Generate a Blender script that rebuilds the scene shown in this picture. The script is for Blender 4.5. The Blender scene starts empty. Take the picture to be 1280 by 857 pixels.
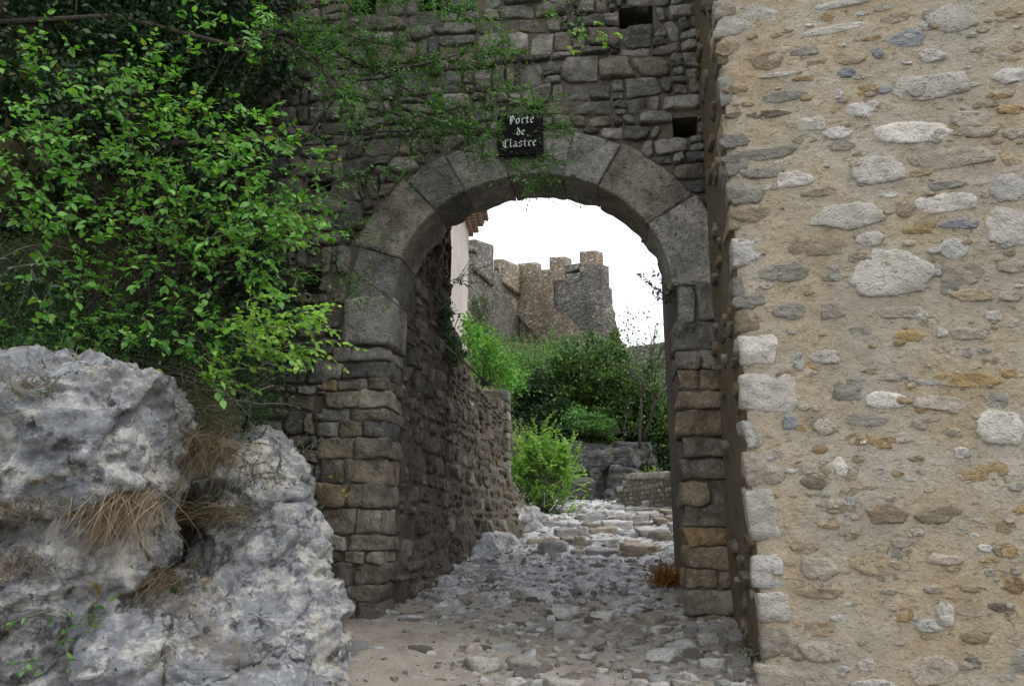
import bpy, bmesh, math, random
import numpy as np
from mathutils import Matrix, Vector

random.seed(7)
RS = np.random.RandomState(11)
R = math.radians
SC = bpy.context.scene
COL = SC.collection

# ------------------------------------------------------------------ camera, sky, sun, exposure
PITCH, FPX = R(13.4), 972.0
CAM = np.array([0.0, 0.0, 1.6])
cam_data = bpy.data.cameras.new('camera')
cam_data.sensor_width = 36.0
cam_data.lens = 36.0 * FPX / 1280.0
cam_data.clip_start, cam_data.clip_end = 0.05, 2000
cam = bpy.data.objects.new('camera', cam_data)
COL.objects.link(cam)
cam.location = CAM
cam.rotation_euler = (R(90) + PITCH, 0, 0)
SC.camera = cam

SUN_EL, SUN_AZ = R(60), R(115)          # azimuth from +Y clockwise: high, from the right and a little behind the camera
world = bpy.data.worlds.new('World')
SC.world = world
world.use_nodes = True
wn, wl = world.node_tree.nodes, world.node_tree.links
for n in list(wn): wn.remove(n)
w_out = wn.new('ShaderNodeOutputWorld')
w_bg = wn.new('ShaderNodeBackground'); w_bg.inputs['Strength'].default_value = 0.1
w_sky = wn.new('ShaderNodeTexSky'); w_sky.sky_type = 'NISHITA'; w_sky.sun_disc = False
w_sky.sun_elevation, w_sky.sun_rotation = SUN_EL, SUN_AZ
w_sky.air_density, w_sky.dust_density = 1.2, 3.0
w_mix = wn.new('ShaderNodeMix'); w_mix.data_type = 'RGBA'
w_co = wn.new('ShaderNodeTexCoord')
w_ns = wn.new('ShaderNodeTexNoise'); w_ns.inputs['Scale'].default_value = 2.2; w_ns.inputs['Detail'].default_value = 5
w_rp = wn.new('ShaderNodeMapRange'); w_rp.inputs['From Min'].default_value = .3; w_rp.inputs['From Max'].default_value = .7
w_rp.inputs['To Min'].default_value = .82; w_rp.inputs['To Max'].default_value = .98
wl.new(w_co.outputs['Generated'], w_ns.inputs['Vector']); wl.new(w_ns.outputs['Fac'], w_rp.inputs['Value'])
wl.new(w_rp.outputs['Result'], w_mix.inputs['Factor'])
wl.new(w_sky.outputs['Color'], w_mix.inputs[6]); w_mix.inputs[7].default_value = (11.2, 11.6, 12.2, 1)   # overcast cloud sheet
wl.new(w_mix.outputs[2], w_bg.inputs['Color']); wl.new(w_bg.outputs['Background'], w_out.inputs['Surface'])

sun_data = bpy.data.lights.new('sun', 'SUN')
sun_data.energy, sun_data.angle, sun_data.color = 1.2, R(14), (1, .95, .87)
sun = bpy.data.objects.new('sun', sun_data)
COL.objects.link(sun)
sd = Vector((math.sin(SUN_AZ) * math.cos(SUN_EL), math.cos(SUN_AZ) * math.cos(SUN_EL), math.sin(SUN_EL)))
sun.rotation_euler = (-sd).to_track_quat('-Z', 'Y').to_euler()

SC.view_settings.view_transform = 'Standard'
SC.view_settings.look = 'None'
SC.view_settings.exposure = 0.5
SC.view_settings.gamma = 1.0
SC.cycles.max_bounces = 8
SC.cycles.use_denoising = True

# ------------------------------------------------------------------ geometry helpers
FWD = np.array([0, math.cos(PITCH), math.sin(PITCH)])
UPV = np.array([0, -math.sin(PITCH), math.cos(PITCH)])

def ray(x, y):
    return FWD + (x - 640) / FPX * np.array([1.0, 0, 0]) + (428.5 - y) / FPX * UPV
def at(x, y, Y):
    d = ray(x, y); return CAM + d * (Y / d[1])
def on_plane(x, y, p0, n):
    d = ray(x, y); return CAM + d * (np.dot(p0 - CAM, n) / np.dot(d, n))
def project(p):
    q = np.asarray(p) - CAM; w = q @ FWD
    return 640 + FPX * q[0] / w, 428.5 - FPX * (q @ UPV) / w, w

def _hash(ix, iy, iz, k):
    h = (ix * 374761393 + iy * 668265263 + iz * 2147483647 + k * 974634777) & 0xFFFFFFFF
    h = ((h ^ (h >> 13)) * 1274126177) & 0xFFFFFFFF
    h = ((h ^ (h >> 16)) * 2246822519) & 0xFFFFFFFF
    return ((h ^ (h >> 15)) & 0xFFFF) / 32767.5 - 1.0
def noise(P, k=0):
    P = np.asarray(P, float); i = np.floor(P).astype(np.int64); f = P - i
    w = f * f * f * (f * (f * 6 - 15) + 10); out = 0
    for dx in (0, 1):
        for dy in (0, 1):
            for dz in (0, 1):
                a, b, c = i[..., 0] + dx, i[..., 1] + dy, i[..., 2] + dz
                g = (_hash(a, b, c, k * 3 + 1) * (f[..., 0] - dx) + _hash(a, b, c, k * 3 + 2) * (f[..., 1] - dy)
                     + _hash(a, b, c, k * 3 + 3) * (f[..., 2] - dz))
                out = out + g * (w[..., 0] if dx else 1 - w[..., 0]) * (w[..., 1] if dy else 1 - w[..., 1]) * (w[..., 2] if dz else 1 - w[..., 2])
    return out
def fbm(P, octv=4, k=0, gain=.5):
    P = np.asarray(P, float); s, a, t = 0, 1.0, 0
    for o in range(octv):
        s = s + a * noise(P * 2 ** o + 17.3 * o, k + o); t += a; a *= gain
    return s / t * 1.6
def worley(P, k=0):
    P = np.asarray(P, float); i = np.floor(P).astype(np.int64)
    d1 = np.full(P.shape[:-1], 9.0); d2 = d1.copy(); idv = np.zeros(P.shape[:-1])
    for dx in (-1, 0, 1):
        for dy in (-1, 0, 1):
            for dz in (-1, 0, 1):
                a, b, c = i[..., 0] + dx, i[..., 1] + dy, i[..., 2] + dz
                q = np.stack([a + .5 + .45 * _hash(a, b, c, k + 5), b + .5 + .45 * _hash(a, b, c, k + 6), c + .5 + .45 * _hash(a, b, c, k + 7)], -1)
                d = np.linalg.norm(P - q, axis=-1); m = d < d1
                d2 = np.where(m, d1, np.minimum(d2, d)); idv = np.where(m, _hash(a, b, c, k + 9), idv); d1 = np.where(m, d, d1)
    return d1, d2, idv

def make_mesh(name, V, F, smooth=True):
    V = np.asarray(V, float)
    me = bpy.data.meshes.new(name)
    if isinstance(F, np.ndarray):
        n, k = F.shape
        me.vertices.add(len(V)); me.vertices.foreach_set('co', V.ravel())
        me.loops.add(n * k); me.loops.foreach_set('vertex_index', F.ravel().astype(np.int32))
        me.polygons.add(n); me.polygons.foreach_set('loop_start', np.arange(0, n * k, k, dtype=np.int32))
        me.update(calc_edges=True)
    else:
        me.from_pydata(V.tolist(), [], F)
        me.update()
    if smooth: me.polygons.foreach_set('use_smooth', np.ones(len(me.polygons), bool))
    return me
def obj(name, me, mat=None, parent=None, color=None, mw=None):
    o = bpy.data.objects.new(name, me); COL.objects.link(o)
    if mat is not None and me is not None and not me.materials: me.materials.append(mat)
    if parent is not None: o.parent = parent
    if mw is not None: o.matrix_basis = mw
    if color is not None: o.color = (*color, 1)
    return o
def tag(o, label=None, cat=None, group=None, kind=None):
    for k, v in (('label', label), ('category', cat), ('group', group), ('kind', kind)):
        if v: o[k] = v
    return o
def empty(name, mw, label, cat, group=None):
    o = bpy.data.objects.new(name, None); COL.objects.link(o); o.empty_display_size = .2
    o.matrix_basis = mw
    return tag(o, label, cat, group, 'thing')
def frame(o, x, y):
    x, y, o = [np.asarray(a, float) for a in (x, y, o)]
    return Matrix(((x[0], y[0], 0, o[0]), (x[1], y[1], 0, o[1]), (x[2], y[2], 1, o[2]), (0, 0, 0, 1)))
def T(x, y, z): return Matrix.Translation((float(x), float(y), float(z)))
class Joiner:
    def __init__(s): s.V, s.F, s.n = [], [], 0
    def add(s, V, F):
        s.V.append(np.asarray(V, float)); s.F += [tuple(i + s.n for i in f) for f in F]; s.n += len(V)
    def mesh(s, name, smooth=True): return make_mesh(name, np.vstack(s.V), s.F, smooth)

def grid_faces(nu, nv):
    i = np.arange(nu * nv).reshape(nv, nu)
    return np.stack([i[:-1, :-1].ravel(), i[:-1, 1:].ravel(), i[1:, 1:].ravel(), i[1:, :-1].ravel()], 1)

# cube-sphere template for blocks and boulders
_tmpl = {}
def cube_template(n):
    if n in _tmpl: return _tmpl[n]
    bm = bmesh.new(); bmesh.ops.create_cube(bm, size=2)
    bmesh.ops.subdivide_edges(bm, edges=bm.edges[:], cuts=n - 1, use_grid_fill=True)
    bmesh.ops.recalc_face_normals(bm, faces=bm.faces[:])
    V = np.array([v.co[:] for v in bm.verts]); F = [tuple(v.index for v in f.verts) for f in bm.faces]
    bm.free(); _tmpl[n] = (V, F); return _tmpl[n]
def block(w, d, h, n=6, rnd=.25, rough=.012, seed=0, fq=6.0, taper=.04):
    """a rough hewn stone: box with rounded, worn edges; x width, y depth, z height"""
    V, F = cube_template(n); V = V.copy(); r = np.random.RandomState(seed)
    e = V / (np.sum(np.abs(V) ** 6, 1, keepdims=True) ** (1 / 6.0))
    V = V * (1 - rnd) + e * rnd
    for ax in (0, 2):                                   # not quite square
        V[:, ax] *= 1 + r.uniform(-taper, taper) * V[:, 2 - ax] + r.uniform(-taper, taper) * V[:, 1]
    V = V * np.array([w, d, h]) / 2
    nrm = e / np.linalg.norm(e, axis=1, keepdims=True); P = V * fq + r.uniform(0, 90, 3)
    V = V + nrm * (fbm(P, 3)[:, None]) * rough * 1.6
    return V, F
def chaikin(P, it=1):
    for _ in range(it):
        Q = np.roll(P, -1, 0); P = np.stack([.75 * P + .25 * Q, .25 * P + .75 * Q], 1).reshape(-1, 2)
    return P
def resample(P, n):
    L = np.linalg.norm(np.roll(P, -1, 0) - P, axis=1); c = np.r_[0, np.cumsum(L)]
    t = np.linspace(0, c[-1], n, endpoint=False); PP = np.vstack([P, P[:1]])
    return np.stack([np.interp(t, c, PP[:, 0]), np.interp(t, c, PP[:, 1])], 1)
def face_stone(poly, bulge=.03, depth=.1, rough=.01, seed=0, n=16, tilt=.12, rag=.05, soft=.18):
    """stone laid in a wall face: angular outline poly in (x,z), broken face proud of y=0 by bulge, rooted to y=+depth"""
    r = np.random.RandomState(seed); poly = np.asarray(poly, float)
    Q = []
    for i in range(len(poly)):                           # chip the corners
        p, a_, b_ = poly[i], poly[i - 1], poly[(i + 1) % len(poly)]; t = soft * r.uniform(.5, 1.5)
        Q += [p + (a_ - p) * t * .6, p + (b_ - p) * t * .6]
    P = resample(np.array(Q), n); c = P.mean(0)
    w_, h_ = np.ptp(P[:, 0]), np.ptp(P[:, 1]); size = math.sqrt(max(1e-5, w_ * h_))
    th = np.arctan2(P[:, 1] - c[1], P[:, 0] - c[0])
    wob = fbm(np.c_[np.cos(th) * 2.2, np.sin(th) * 2.2, np.full(n, seed * 3.1)], 3, 2)
    P = c + (P - c) * (1 + rag * (1.5 * wob + r.uniform(-.5, .5, n)))[:, None]
    rows = []; a, b = r.uniform(-tilt, tilt, 2); planes = []
    for _ in range(4):
        an = r.uniform(0, 6.28); planes.append((math.cos(an), math.sin(an), r.uniform(.15, .6), r.uniform(.08, .5)))
    PROF = ((1.0, -depth), (1.0, .0), (.965, .62), (.89, .95), (.68, 1.0), (.45, 1.0), (.2, 1.0), (0.0, 1.0))
    QA = np.vstack([c + (P - c) * sc for sc, _ in PROF[2:]])
    NZ = rough * fbm(np.c_[QA * (1.2 / max(size, .05)), np.full(len(QA), seed * 1.7)] * 2, 3) * 1.6
    for ri, (sc, w) in enumerate(PROF):
        Q = c + (P - c) * sc; y = np.full(n, w if w < 0 else w * bulge)
        if w > .1:
            y = y + (a * (Q[:, 0] - c[0]) + b * (Q[:, 1] - c[1])) * w
            for ca, sa, o_, sl in planes:               # split facets
                dd = ((Q[:, 0] - c[0]) * ca / (w_ + 1e-6) + (Q[:, 1] - c[1]) * sa / (h_ + 1e-6)) * 2
                y = y - np.maximum(0, dd - o_) * sl * bulge
            y = y + NZ[(ri - 2) * n:(ri - 1) * n]
        rows.append(np.c_[Q[:, 0], -y, Q[:, 1]])
    V = np.vstack(rows[:-1] + [rows[-1][:1]]); F = []
    for k in range(len(rows) - 2):
        for i in range(n):
            j = (i + 1) % n; F.append((k * n + i, k * n + j, (k + 1) * n + j, (k + 1) * n + i))
    k = len(rows) - 2
    F += [(k * n + i, k * n + (i + 1) % n, len(V) - 1) for i in range(n)]
    return V, F
def clip(poly, p, nx, nz):
    """keep the side where (q-p).n <= 0"""
    out = []
    for i in range(len(poly)):
        a, b = poly[i], poly[(i + 1) % len(poly)]
        da, db = (a[0] - p[0]) * nx + (a[1] - p[1]) * nz, (b[0] - p[0]) * nx + (b[1] - p[1]) * nz
        if da <= 0: out.append(a)
        if da * db < 0:
            t = da / (da - db); out.append((a[0] + t * (b[0] - a[0]), a[1] + t * (b[1] - a[1])))
    return out
def rubble(x0, x1, z0, z1, rmin, rmax, inside, seed, stretch=1.5, tries=9000, power=2.2, gap=.006, clips=None, pack=.92):
    """irregular stones that fill a face: a power diagram of discs of mixed size; returns outlines"""
    r = np.random.RandomState(seed); pts = []
    sizes = np.sort(rmin + (rmax - rmin) * r.rand(tries) ** power)[::-1]
    arr = np.zeros((tries, 3)); m = 0
    for s in sizes:
        x, z = r.uniform(x0, x1) / stretch, r.uniform(z0, z1)
        if not inside(x * stretch, z, s * .35): continue
        if m and np.any((arr[:m, 0] - x) ** 2 + (arr[:m, 1] - z) ** 2 < ((arr[:m, 2] + s) * pack) ** 2): continue
        arr[m] = (x, z, s); m += 1
    arr = arr[:m]; out = []
    for i in range(m):
        x, z, s = arr[i]
        d2 = (arr[:, 0] - x) ** 2 + (arr[:, 1] - z) ** 2; od = np.argsort(d2)[1:26]
        L = max(.05, s * 2.0)
        poly = [(x - L, z - L), (x + L, z - L), (x + L, z + L), (x - L, z + L)]
        for j in od:
            dd = math.sqrt(d2[j]); nx, nz = (arr[j, 0] - x) / dd, (arr[j, 1] - z) / dd
            t = .5 * dd + (s * s - arr[j, 2] ** 2) / (2 * dd) - gap * .5
            poly = clip(poly, (x + nx * t, z + nz * t), nx, nz)
            if len(poly) < 3: break
        if len(poly) < 3: continue
        poly = [(p[0] * stretch, p[1]) for p in poly]
        if clips: poly = clips(poly, x * stretch, z)
        if len(poly) < 3: continue
        P = np.array(poly); A = .5 * abs(np.dot(P[:, 0], np.roll(P[:, 1], -1)) - np.dot(P[:, 1], np.roll(P[:, 0], -1)))
        if A < rmin * rmin * .8: continue
        out.append((P, A))
    return out
def coursed(x0, x1, z0, z1, inside, seed, rows=(.14, .36), wid=(.16, .6), gap=.012, warp=.05, clips=None, pull=.3, minA=.0012):
    """roughly coursed rubble: rows cut into blocks, some split again, corners pulled about; returns outlines"""
    r = np.random.RandomState(seed); rects = []; z = z0
    while z < z1:
        h = rows[0] + (rows[1] - rows[0]) * r.rand() ** 1.3; x = x0 - r.rand() * .3
        while x < x1:
            w = wid[0] + (wid[1] - wid[0]) * r.rand() ** 1.4; q = r.rand()
            if q < .22 and h > .17:                                  # two thin ones on each other
                t = r.uniform(.35, .65); rects.append((x, x + w, z, z + h * t))
                u = r.uniform(.35, .65)
                if r.rand() < .5: rects += [(x, x + w * u, z + h * t, z + h), (x + w * u, x + w, z + h * t, z + h)]
                else: rects.append((x, x + w, z + h * t, z + h))
            elif q < .34:                                            # small packing beside a bigger one
                t = r.uniform(.6, .78); rects.append((x, x + w * t, z, z + h)); m = int(max(2, h / .075)); e = np.r_[0, np.sort(np.linspace(0, 1, m + 1)[1:-1] + r.uniform(-.08, .08, m - 1)), 1]
                rects += [(x + w * t, x + w, z + h * e[i], z + h * e[i + 1]) for i in range(m)]
            else: rects.append((x, x + w, z, z + h))
            x += w
        z += h
    out = []; S = np.zeros(3) + seed
    for a, b, c, d in rects:
        cx, cz = (a + b) / 2, (c + d) / 2
        if not inside(cx, cz, min(b - a, d - c) * .3): continue
        g = gap * r.uniform(.5, 1.6); P = []
        cor = [(a + g, c + g), (b - g, c + g), (b - g, d - g), (a + g, d - g)]
        for i in range(4):
            p, q = np.array(cor[i]), np.array(cor[(i + 1) % 4]); ctr = np.array((cx, cz))
            pl = pull * r.rand() ** 3
            if r.rand() < .3:                                       # broken corner
                prev = np.array(cor[i - 1]); P += [p + (prev - p) * r.uniform(.12, .4), p + (q - p) * r.uniform(.12, .35)]
            else: P.append(p + (ctr - p) * pl * .6)
            if np.linalg.norm(q - p) > .13: P.append(p + (q - p) * r.uniform(.35, .65) + (ctr - (p + q) / 2) * r.uniform(-.03, .10))
        P = np.array(P)
        if len(P) < 3: continue
        W3 = np.c_[P * 1.9, np.full(len(P), seed)]; P = P + warp * np.c_[fbm(W3, 3, 21), .8 * fbm(W3 * np.array([.7, 1, 1]), 3, 25)] * 1.4
        P = P.tolist()
        if clips: P = clips([tuple(p) for p in P], cx, cz)
        if len(P) < 3: continue
        P = np.array(P); A = .5 * abs(np.dot(P[:, 0], np.roll(P[:, 1], -1)) - np.dot(P[:, 1], np.roll(P[:, 0], -1)))
        if A > minA: out.append((P, A))
    return out
def tube(J, pts, r0, r1, sides=5):
    pts = np.asarray(pts, float); m = len(pts); V = []
    for i in range(m):
        t = pts[min(i + 1, m - 1)] - pts[max(i - 1, 0)]; t /= (np.linalg.norm(t) + 1e-9)
        a = np.cross(t, (0, 0, 1) if abs(t[2]) < .9 else (1, 0, 0)); a /= np.linalg.norm(a); b = np.cross(t, a)
        rad = r0 + (r1 - r0) * i / (m - 1)
        for k in range(sides):
            th = 2 * math.pi * k / sides; V.append(pts[i] + rad * (math.cos(th) * a + math.sin(th) * b))
    F = [(i * sides + k, i * sides + (k + 1) % sides, (i + 1) * sides + (k + 1) % sides, (i + 1) * sides + k) for i in range(m - 1) for k in range(sides)]
    F.append(tuple(range(sides))[::-1]); F.append(tuple((m - 1) * sides + k for k in range(sides)))
    J.add(V, F)

# leaves ---------------------------------------------------------------
def leaf_template(w=.62, kind='ovate'):
    if kind == 'ovate':
        pr = ((.0, .04), (.22, .40), (.48, .50), (.74, .32))
        V, F = [], []
        for y, x in pr:
            V += [(-x * w, y, .10 * x), (0, y, 0), (x * w, y, .10 * x)]
        V.append((0, 1, -.08)); V = np.array(V)
        V[:, 2] -= .10 * V[:, 1] ** 2
        for i in range(3):
            for s in (0, 1): F.append((i * 3 + s, i * 3 + s + 1, i * 3 + s + 4, i * 3 + s + 3))
        F = [tuple(f) for f in F] + [(9, 10, 12), (10, 11, 12)]
        tri = []
        for f in F: tri += [f] if len(f) == 3 else [(f[0], f[1], f[2]), (f[0], f[2], f[3])]
        return V, np.array(tri)
    if kind == 'hex':
        V = np.array([(0, 0, 0), (.46 * w, .28, .05), (.4 * w, .66, .04), (0, 1, -.08), (-.4 * w, .66, .04), (-.46 * w, .28, .05)])
        return V, np.array([(0, 1, 5), (1, 2, 5), (2, 4, 5), (2, 3, 4)])
    V = np.array([(0, 0, 0), (.5 * w, .45, .06), (0, 1, -.06), (-.5 * w, .45, .06)])
    return V, np.array([(0, 1, 2), (0, 2, 3)])
def rot_basis(d, up):
    d = d / (np.linalg.norm(d, axis=1, keepdims=True) + 1e-9)
    x = np.cross(d, up); x /= (np.linalg.norm(x, axis=1, keepdims=True) + 1e-9)
    return np.stack([x, d, np.cross(x, d)], -1)          # columns: side, along, normal
def leaves_mesh(name, pos, dirs, ups, size, tmpl):
    TV, TF = tmpl; B = rot_basis(dirs, ups)
    V = np.einsum('nij,kj->nki', B, TV) * np.asarray(size)[:, None, None] + pos[:, None, :]
    F = TF[None] + (np.arange(len(pos)) * len(TV))[:, None, None]
    return make_mesh(name, V.reshape(-1, 3), F.reshape(-1, TF.shape[1]), smooth=False)
def rand_dirs(n, r):
    v = r.normal(size=(n, 3)); return v / np.linalg.norm(v, axis=1, keepdims=True)

def remesh(parts, voxel, name):
    """parts: (centre, radii, rotation z, squareness) lumps fused to one skin"""
    J = Joiner()
    for c, rad, rz, sq in parts:
        V, F = cube_template(10); e = V / np.linalg.norm(V, axis=1, keepdims=True)
        b = V / (np.sum(np.abs(V) ** 5, 1, keepdims=True) ** .2)
        V = (e * (1 - sq) + b * sq) * np.array(rad); ca, sa = math.cos(rz), math.sin(rz)
        J.add(np.c_[V[:, 0] * ca - V[:, 1] * sa, V[:, 0] * sa + V[:, 1] * ca, V[:, 2]] + np.array(c), F)
    o = bpy.data.objects.new('lumps', J.mesh('lumps')); COL.objects.link(o)
    m = o.modifiers.new('r', 'REMESH'); m.mode = 'VOXEL'; m.voxel_size = voxel
    me = bpy.data.meshes.new_from_object(o.evaluated_get(bpy.context.evaluated_depsgraph_get()))
    bpy.data.objects.remove(o); me.name = name
    return me
def displace(me, fn):
    n = len(me.vertices); co = np.empty(n * 3); me.vertices.foreach_get('co', co); co = co.reshape(-1, 3)
    no = np.empty(n * 3); me.vertex_normals.foreach_get('vector', no); no = no.reshape(-1, 3)
    me.vertices.foreach_set('co', (co + fn(co, no)).ravel()); me.update()
    me.polygons.foreach_set('use_smooth', np.ones(len(me.polygons), bool))
    return me

# ------------------------------------------------------------------ materials
class NT:
    def __init__(s, name):
        s.m = bpy.data.materials.new(name); s.m.use_nodes = True; s.t = s.m.node_tree
        s.bsdf = s.t.nodes['Principled BSDF']; s.out = s.t.nodes['Material Output']
        s.co = s.n('ShaderNodeTexCoord').outputs['Object']
    def n(s, k, **kw):
        nd = s.t.nodes.new(k)
        for a, v in kw.items():
            if a in nd.inputs: nd.inputs[a].default_value = v
            else: setattr(nd, a, v)
        return nd
    def l(s, a, b): s.t.links.new(a, b)
    def noise(s, scale, detail=4, rough=.55, co=None, dist=0):
        nd = s.n('ShaderNodeTexNoise', Scale=scale, Detail=detail, Roughness=rough, Distortion=dist); s.l(co or s.co, nd.inputs['Vector']); return nd.outputs['Fac']
    def vor(s, scale, feat='F1', co=None):
        nd = s.n('ShaderNodeTexVoronoi', feature=feat, Scale=scale); s.l(co or s.co, nd.inputs['Vector']); return nd
    def ramp(s, fac, stops):
        nd = s.n('ShaderNodeValToRGB'); cr = nd.color_ramp
        while len(cr.elements) < len(stops): cr.elements.new(.5)
        for e, (p, c) in zip(cr.elements, stops):
            e.position = p; e.color = (*c, 1) if len(c) == 3 else c
        s.l(fac, nd.inputs['Fac']); return nd.outputs['Color']
    def rng(s, v, a, b, c, d):
        nd = s.n('ShaderNodeMapRange'); 
        for k, x in zip(('From Min', 'From Max', 'To Min', 'To Max'), (a, b, c, d)): nd.inputs[k].default_value = x
        s.l(v, nd.inputs['Value']); return nd.outputs['Result']
    def mix(s, f, a, b, mode='MIX'):
        nd = s.n('ShaderNodeMix', data_type='RGBA', blend_type=mode)
        for i, x in ((0, f), (6, a), (7, b)):
            if isinstance(x, (int, float)): nd.inputs[i].default_value = x
            elif isinstance(x, tuple): nd.inputs[i].default_value = (*x, 1)
            else: s.l(x, nd.inputs[i])
        return nd.outputs[2]
    def math(s, op, a, b=0.0):
        nd = s.n('ShaderNodeMath', operation=op)
        for i, x in ((0, a), (1, b)):
            if isinstance(x, (int, float)): nd.inputs[i].default_value = x
            else: s.l(x, nd.inputs[i])
        return nd.outputs[0]
    def finish(s, col, height=None, dist=.02, rough=.9, strength=1.0, spec=.25):
        s.l(col, s.bsdf.inputs['Base Color']); s.bsdf.inputs['Roughness'].default_value = rough
        s.bsdf.inputs['Specular IOR Level'].default_value = spec
        if height is not None:
            b = s.n('ShaderNodeBump', Distance=dist, Strength=strength); s.l(height, b.inputs['Height']); s.l(b.outputs['Normal'], s.bsdf.inputs['Normal'])
        return s.m

def stone_mat(name, lichen=.5, stain=.5, vary=.35, mossy=0.0, scale=1.0, island=False, base=None, pits=1.0):
    """weathered limestone; the tint of each stone is its object colour (or varies by piece)"""
    m = NT(name)
    oi = m.n('ShaderNodeObjectInfo'); off = m.n('ShaderNodeVectorMath', operation='ADD')
    sc = m.n('ShaderNodeVectorMath', operation='SCALE'); sc.inputs['Scale'].default_value = 31.0
    cb = m.n('ShaderNodeCombineXYZ'); m.l(oi.outputs['Random'], cb.inputs[0]); m.l(oi.outputs['Random'], cb.inputs[1])
    m.l(cb.outputs[0], sc.inputs[0]); m.l(m.co, off.inputs[0]); m.l(sc.outputs[0], off.inputs[1]); co = off.outputs[0]
    if island:
        g = m.n('ShaderNodeNewGeometry'); c0 = m.ramp(g.outputs['Random Per Island'], base)
    else: c0 = oi.outputs['Color']
    big = m.noise(3.2 * scale, 5, .6, co); fine = m.noise(26 * scale, 6, .7, co); mid = m.noise(9 * scale, 5, .62, co, .4)
    v = m.math('ADD', m.rng(big, .3, .7, 1 - vary, 1 + vary * .7), m.rng(fine, .25, .75, -vary * .55, vary * .55))
    c = m.mix(1.0, c0, v, 'MULTIPLY')
    c = m.mix(m.math('MULTIPLY', m.rng(mid, .52, .68, 0, 1), stain), c, m.mix(1.0, c, (.42, .38, .34), 'MULTIPLY'))   # dark weathering
    c = m.mix(m.math('MULTIPLY', m.rng(m.noise(15 * scale, 4, .65, co, .6), .57, .66, 0, 1), lichen), c, m.mix(.6, c, (.52, .52, .5)))  # pale lichen
    c = m.mix(m.math('MULTIPLY', m.rng(m.noise(7 * scale, 3, .6, co, .3), .66, .74, 0, 1), lichen * .35), c, (.3, .22, .08))
    if mossy: c = m.mix(m.math('MULTIPLY', m.rng(m.noise(4 * scale, 5, .65, co), .5, .7, 0, 1), mossy), c, (.05, .065, .025))
    pt = m.vor(38 * scale, co=co).outputs['Distance']
    h = m.math('ADD', m.math('MULTIPLY', m.noise(12 * scale, 8, .68, co, .2), 1.3), m.math('MULTIPLY', m.rng(pt, 0, .45, -.5, 0), pits * .5))
    h = m.math('ADD', h, m.math('MULTIPLY', m.rng(m.noise(20 * scale, 3, .5, co), .3, .42, -1, 0), pits * .4))
    return m.finish(c, h, .028, .92)

M = {}
M['stone'] = stone_mat('weathered_limestone', .4, .6, .5)
M['voussoir'] = stone_mat('dressed_limestone', .4, .7, .5, .22, 1.0, pits=1.8)
M['pale_stone'] = stone_mat('pale_rubble_limestone', .15, .28, .2, 0, 1.4)
M['chips'] = stone_mat('small_stone_chips', .3, .5, .4, 0, 1, True, [(0, (.08, .072, .06)), (.5, (.15, .14, .12)), (1, (.25, .235, .205))])
M['pale_chips'] = stone_mat('pale_stone_chips', .1, .3, .25, 0, 1.3, True, [(0, (.33, .24, .13)), (.35, (.42, .36, .28)), (.7, (.36, .34, .31)), (1, (.62, .6, .56))])
M['path_chips'] = stone_mat('path_stone_chips', .1, .45, .3, 0, 1.3, True, [(0, (.17, .148, .122)), (.4, (.28, .255, .225)), (.75, (.37, .355, .34)), (1, (.5, .49, .475))])
M['brown_chips'] = stone_mat('brown_stone_chips', .15, .55, .35, .2, 1.2, True, [(0, (.09, .07, .048)), (.5, (.16, .13, .096)), (1, (.24, .205, .16))])

def mortar_mat(name, a, b, stain, scale=1.0, dist=.02, streak=.3):
    m = NT(name); big = m.noise(1.6 * scale, 6, .6); fine = m.noise(60 * scale, 5, .7)
    c = m.ramp(big, [(.3, a), (.5, tuple(.5 * (x + y) for x, y in zip(a, b))), (.7, b)])
    c = m.mix(m.rng(m.noise(5 * scale, 6, .65, None, .5), .55, .7, 0, streak), c, stain)
    c = m.mix(1.0, c, m.rng(fine, .2, .8, .72, 1.25), 'MULTIPLY')
    sp = m.vor(70 * scale).outputs['Distance']
    h = m.math('ADD', m.noise(40 * scale, 8, .72), m.math('MULTIPLY', m.rng(sp, 0, .3, -.6, 0), .6))
    h = m.math('ADD', h, m.math('MULTIPLY', m.noise(11 * scale, 4), .8))
    return m.finish(c, h, dist, .95)
M['core'] = mortar_mat('dark_earth_mortar', (.10, .087, .068), (.16, .14, .112), (.06, .053, .043))
M['mortar_brown'] = mortar_mat('dark_brown_mortar', (.14, .105, .066), (.2, .16, .11), (.08, .065, .048), 1.0, .03, .8)
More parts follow.
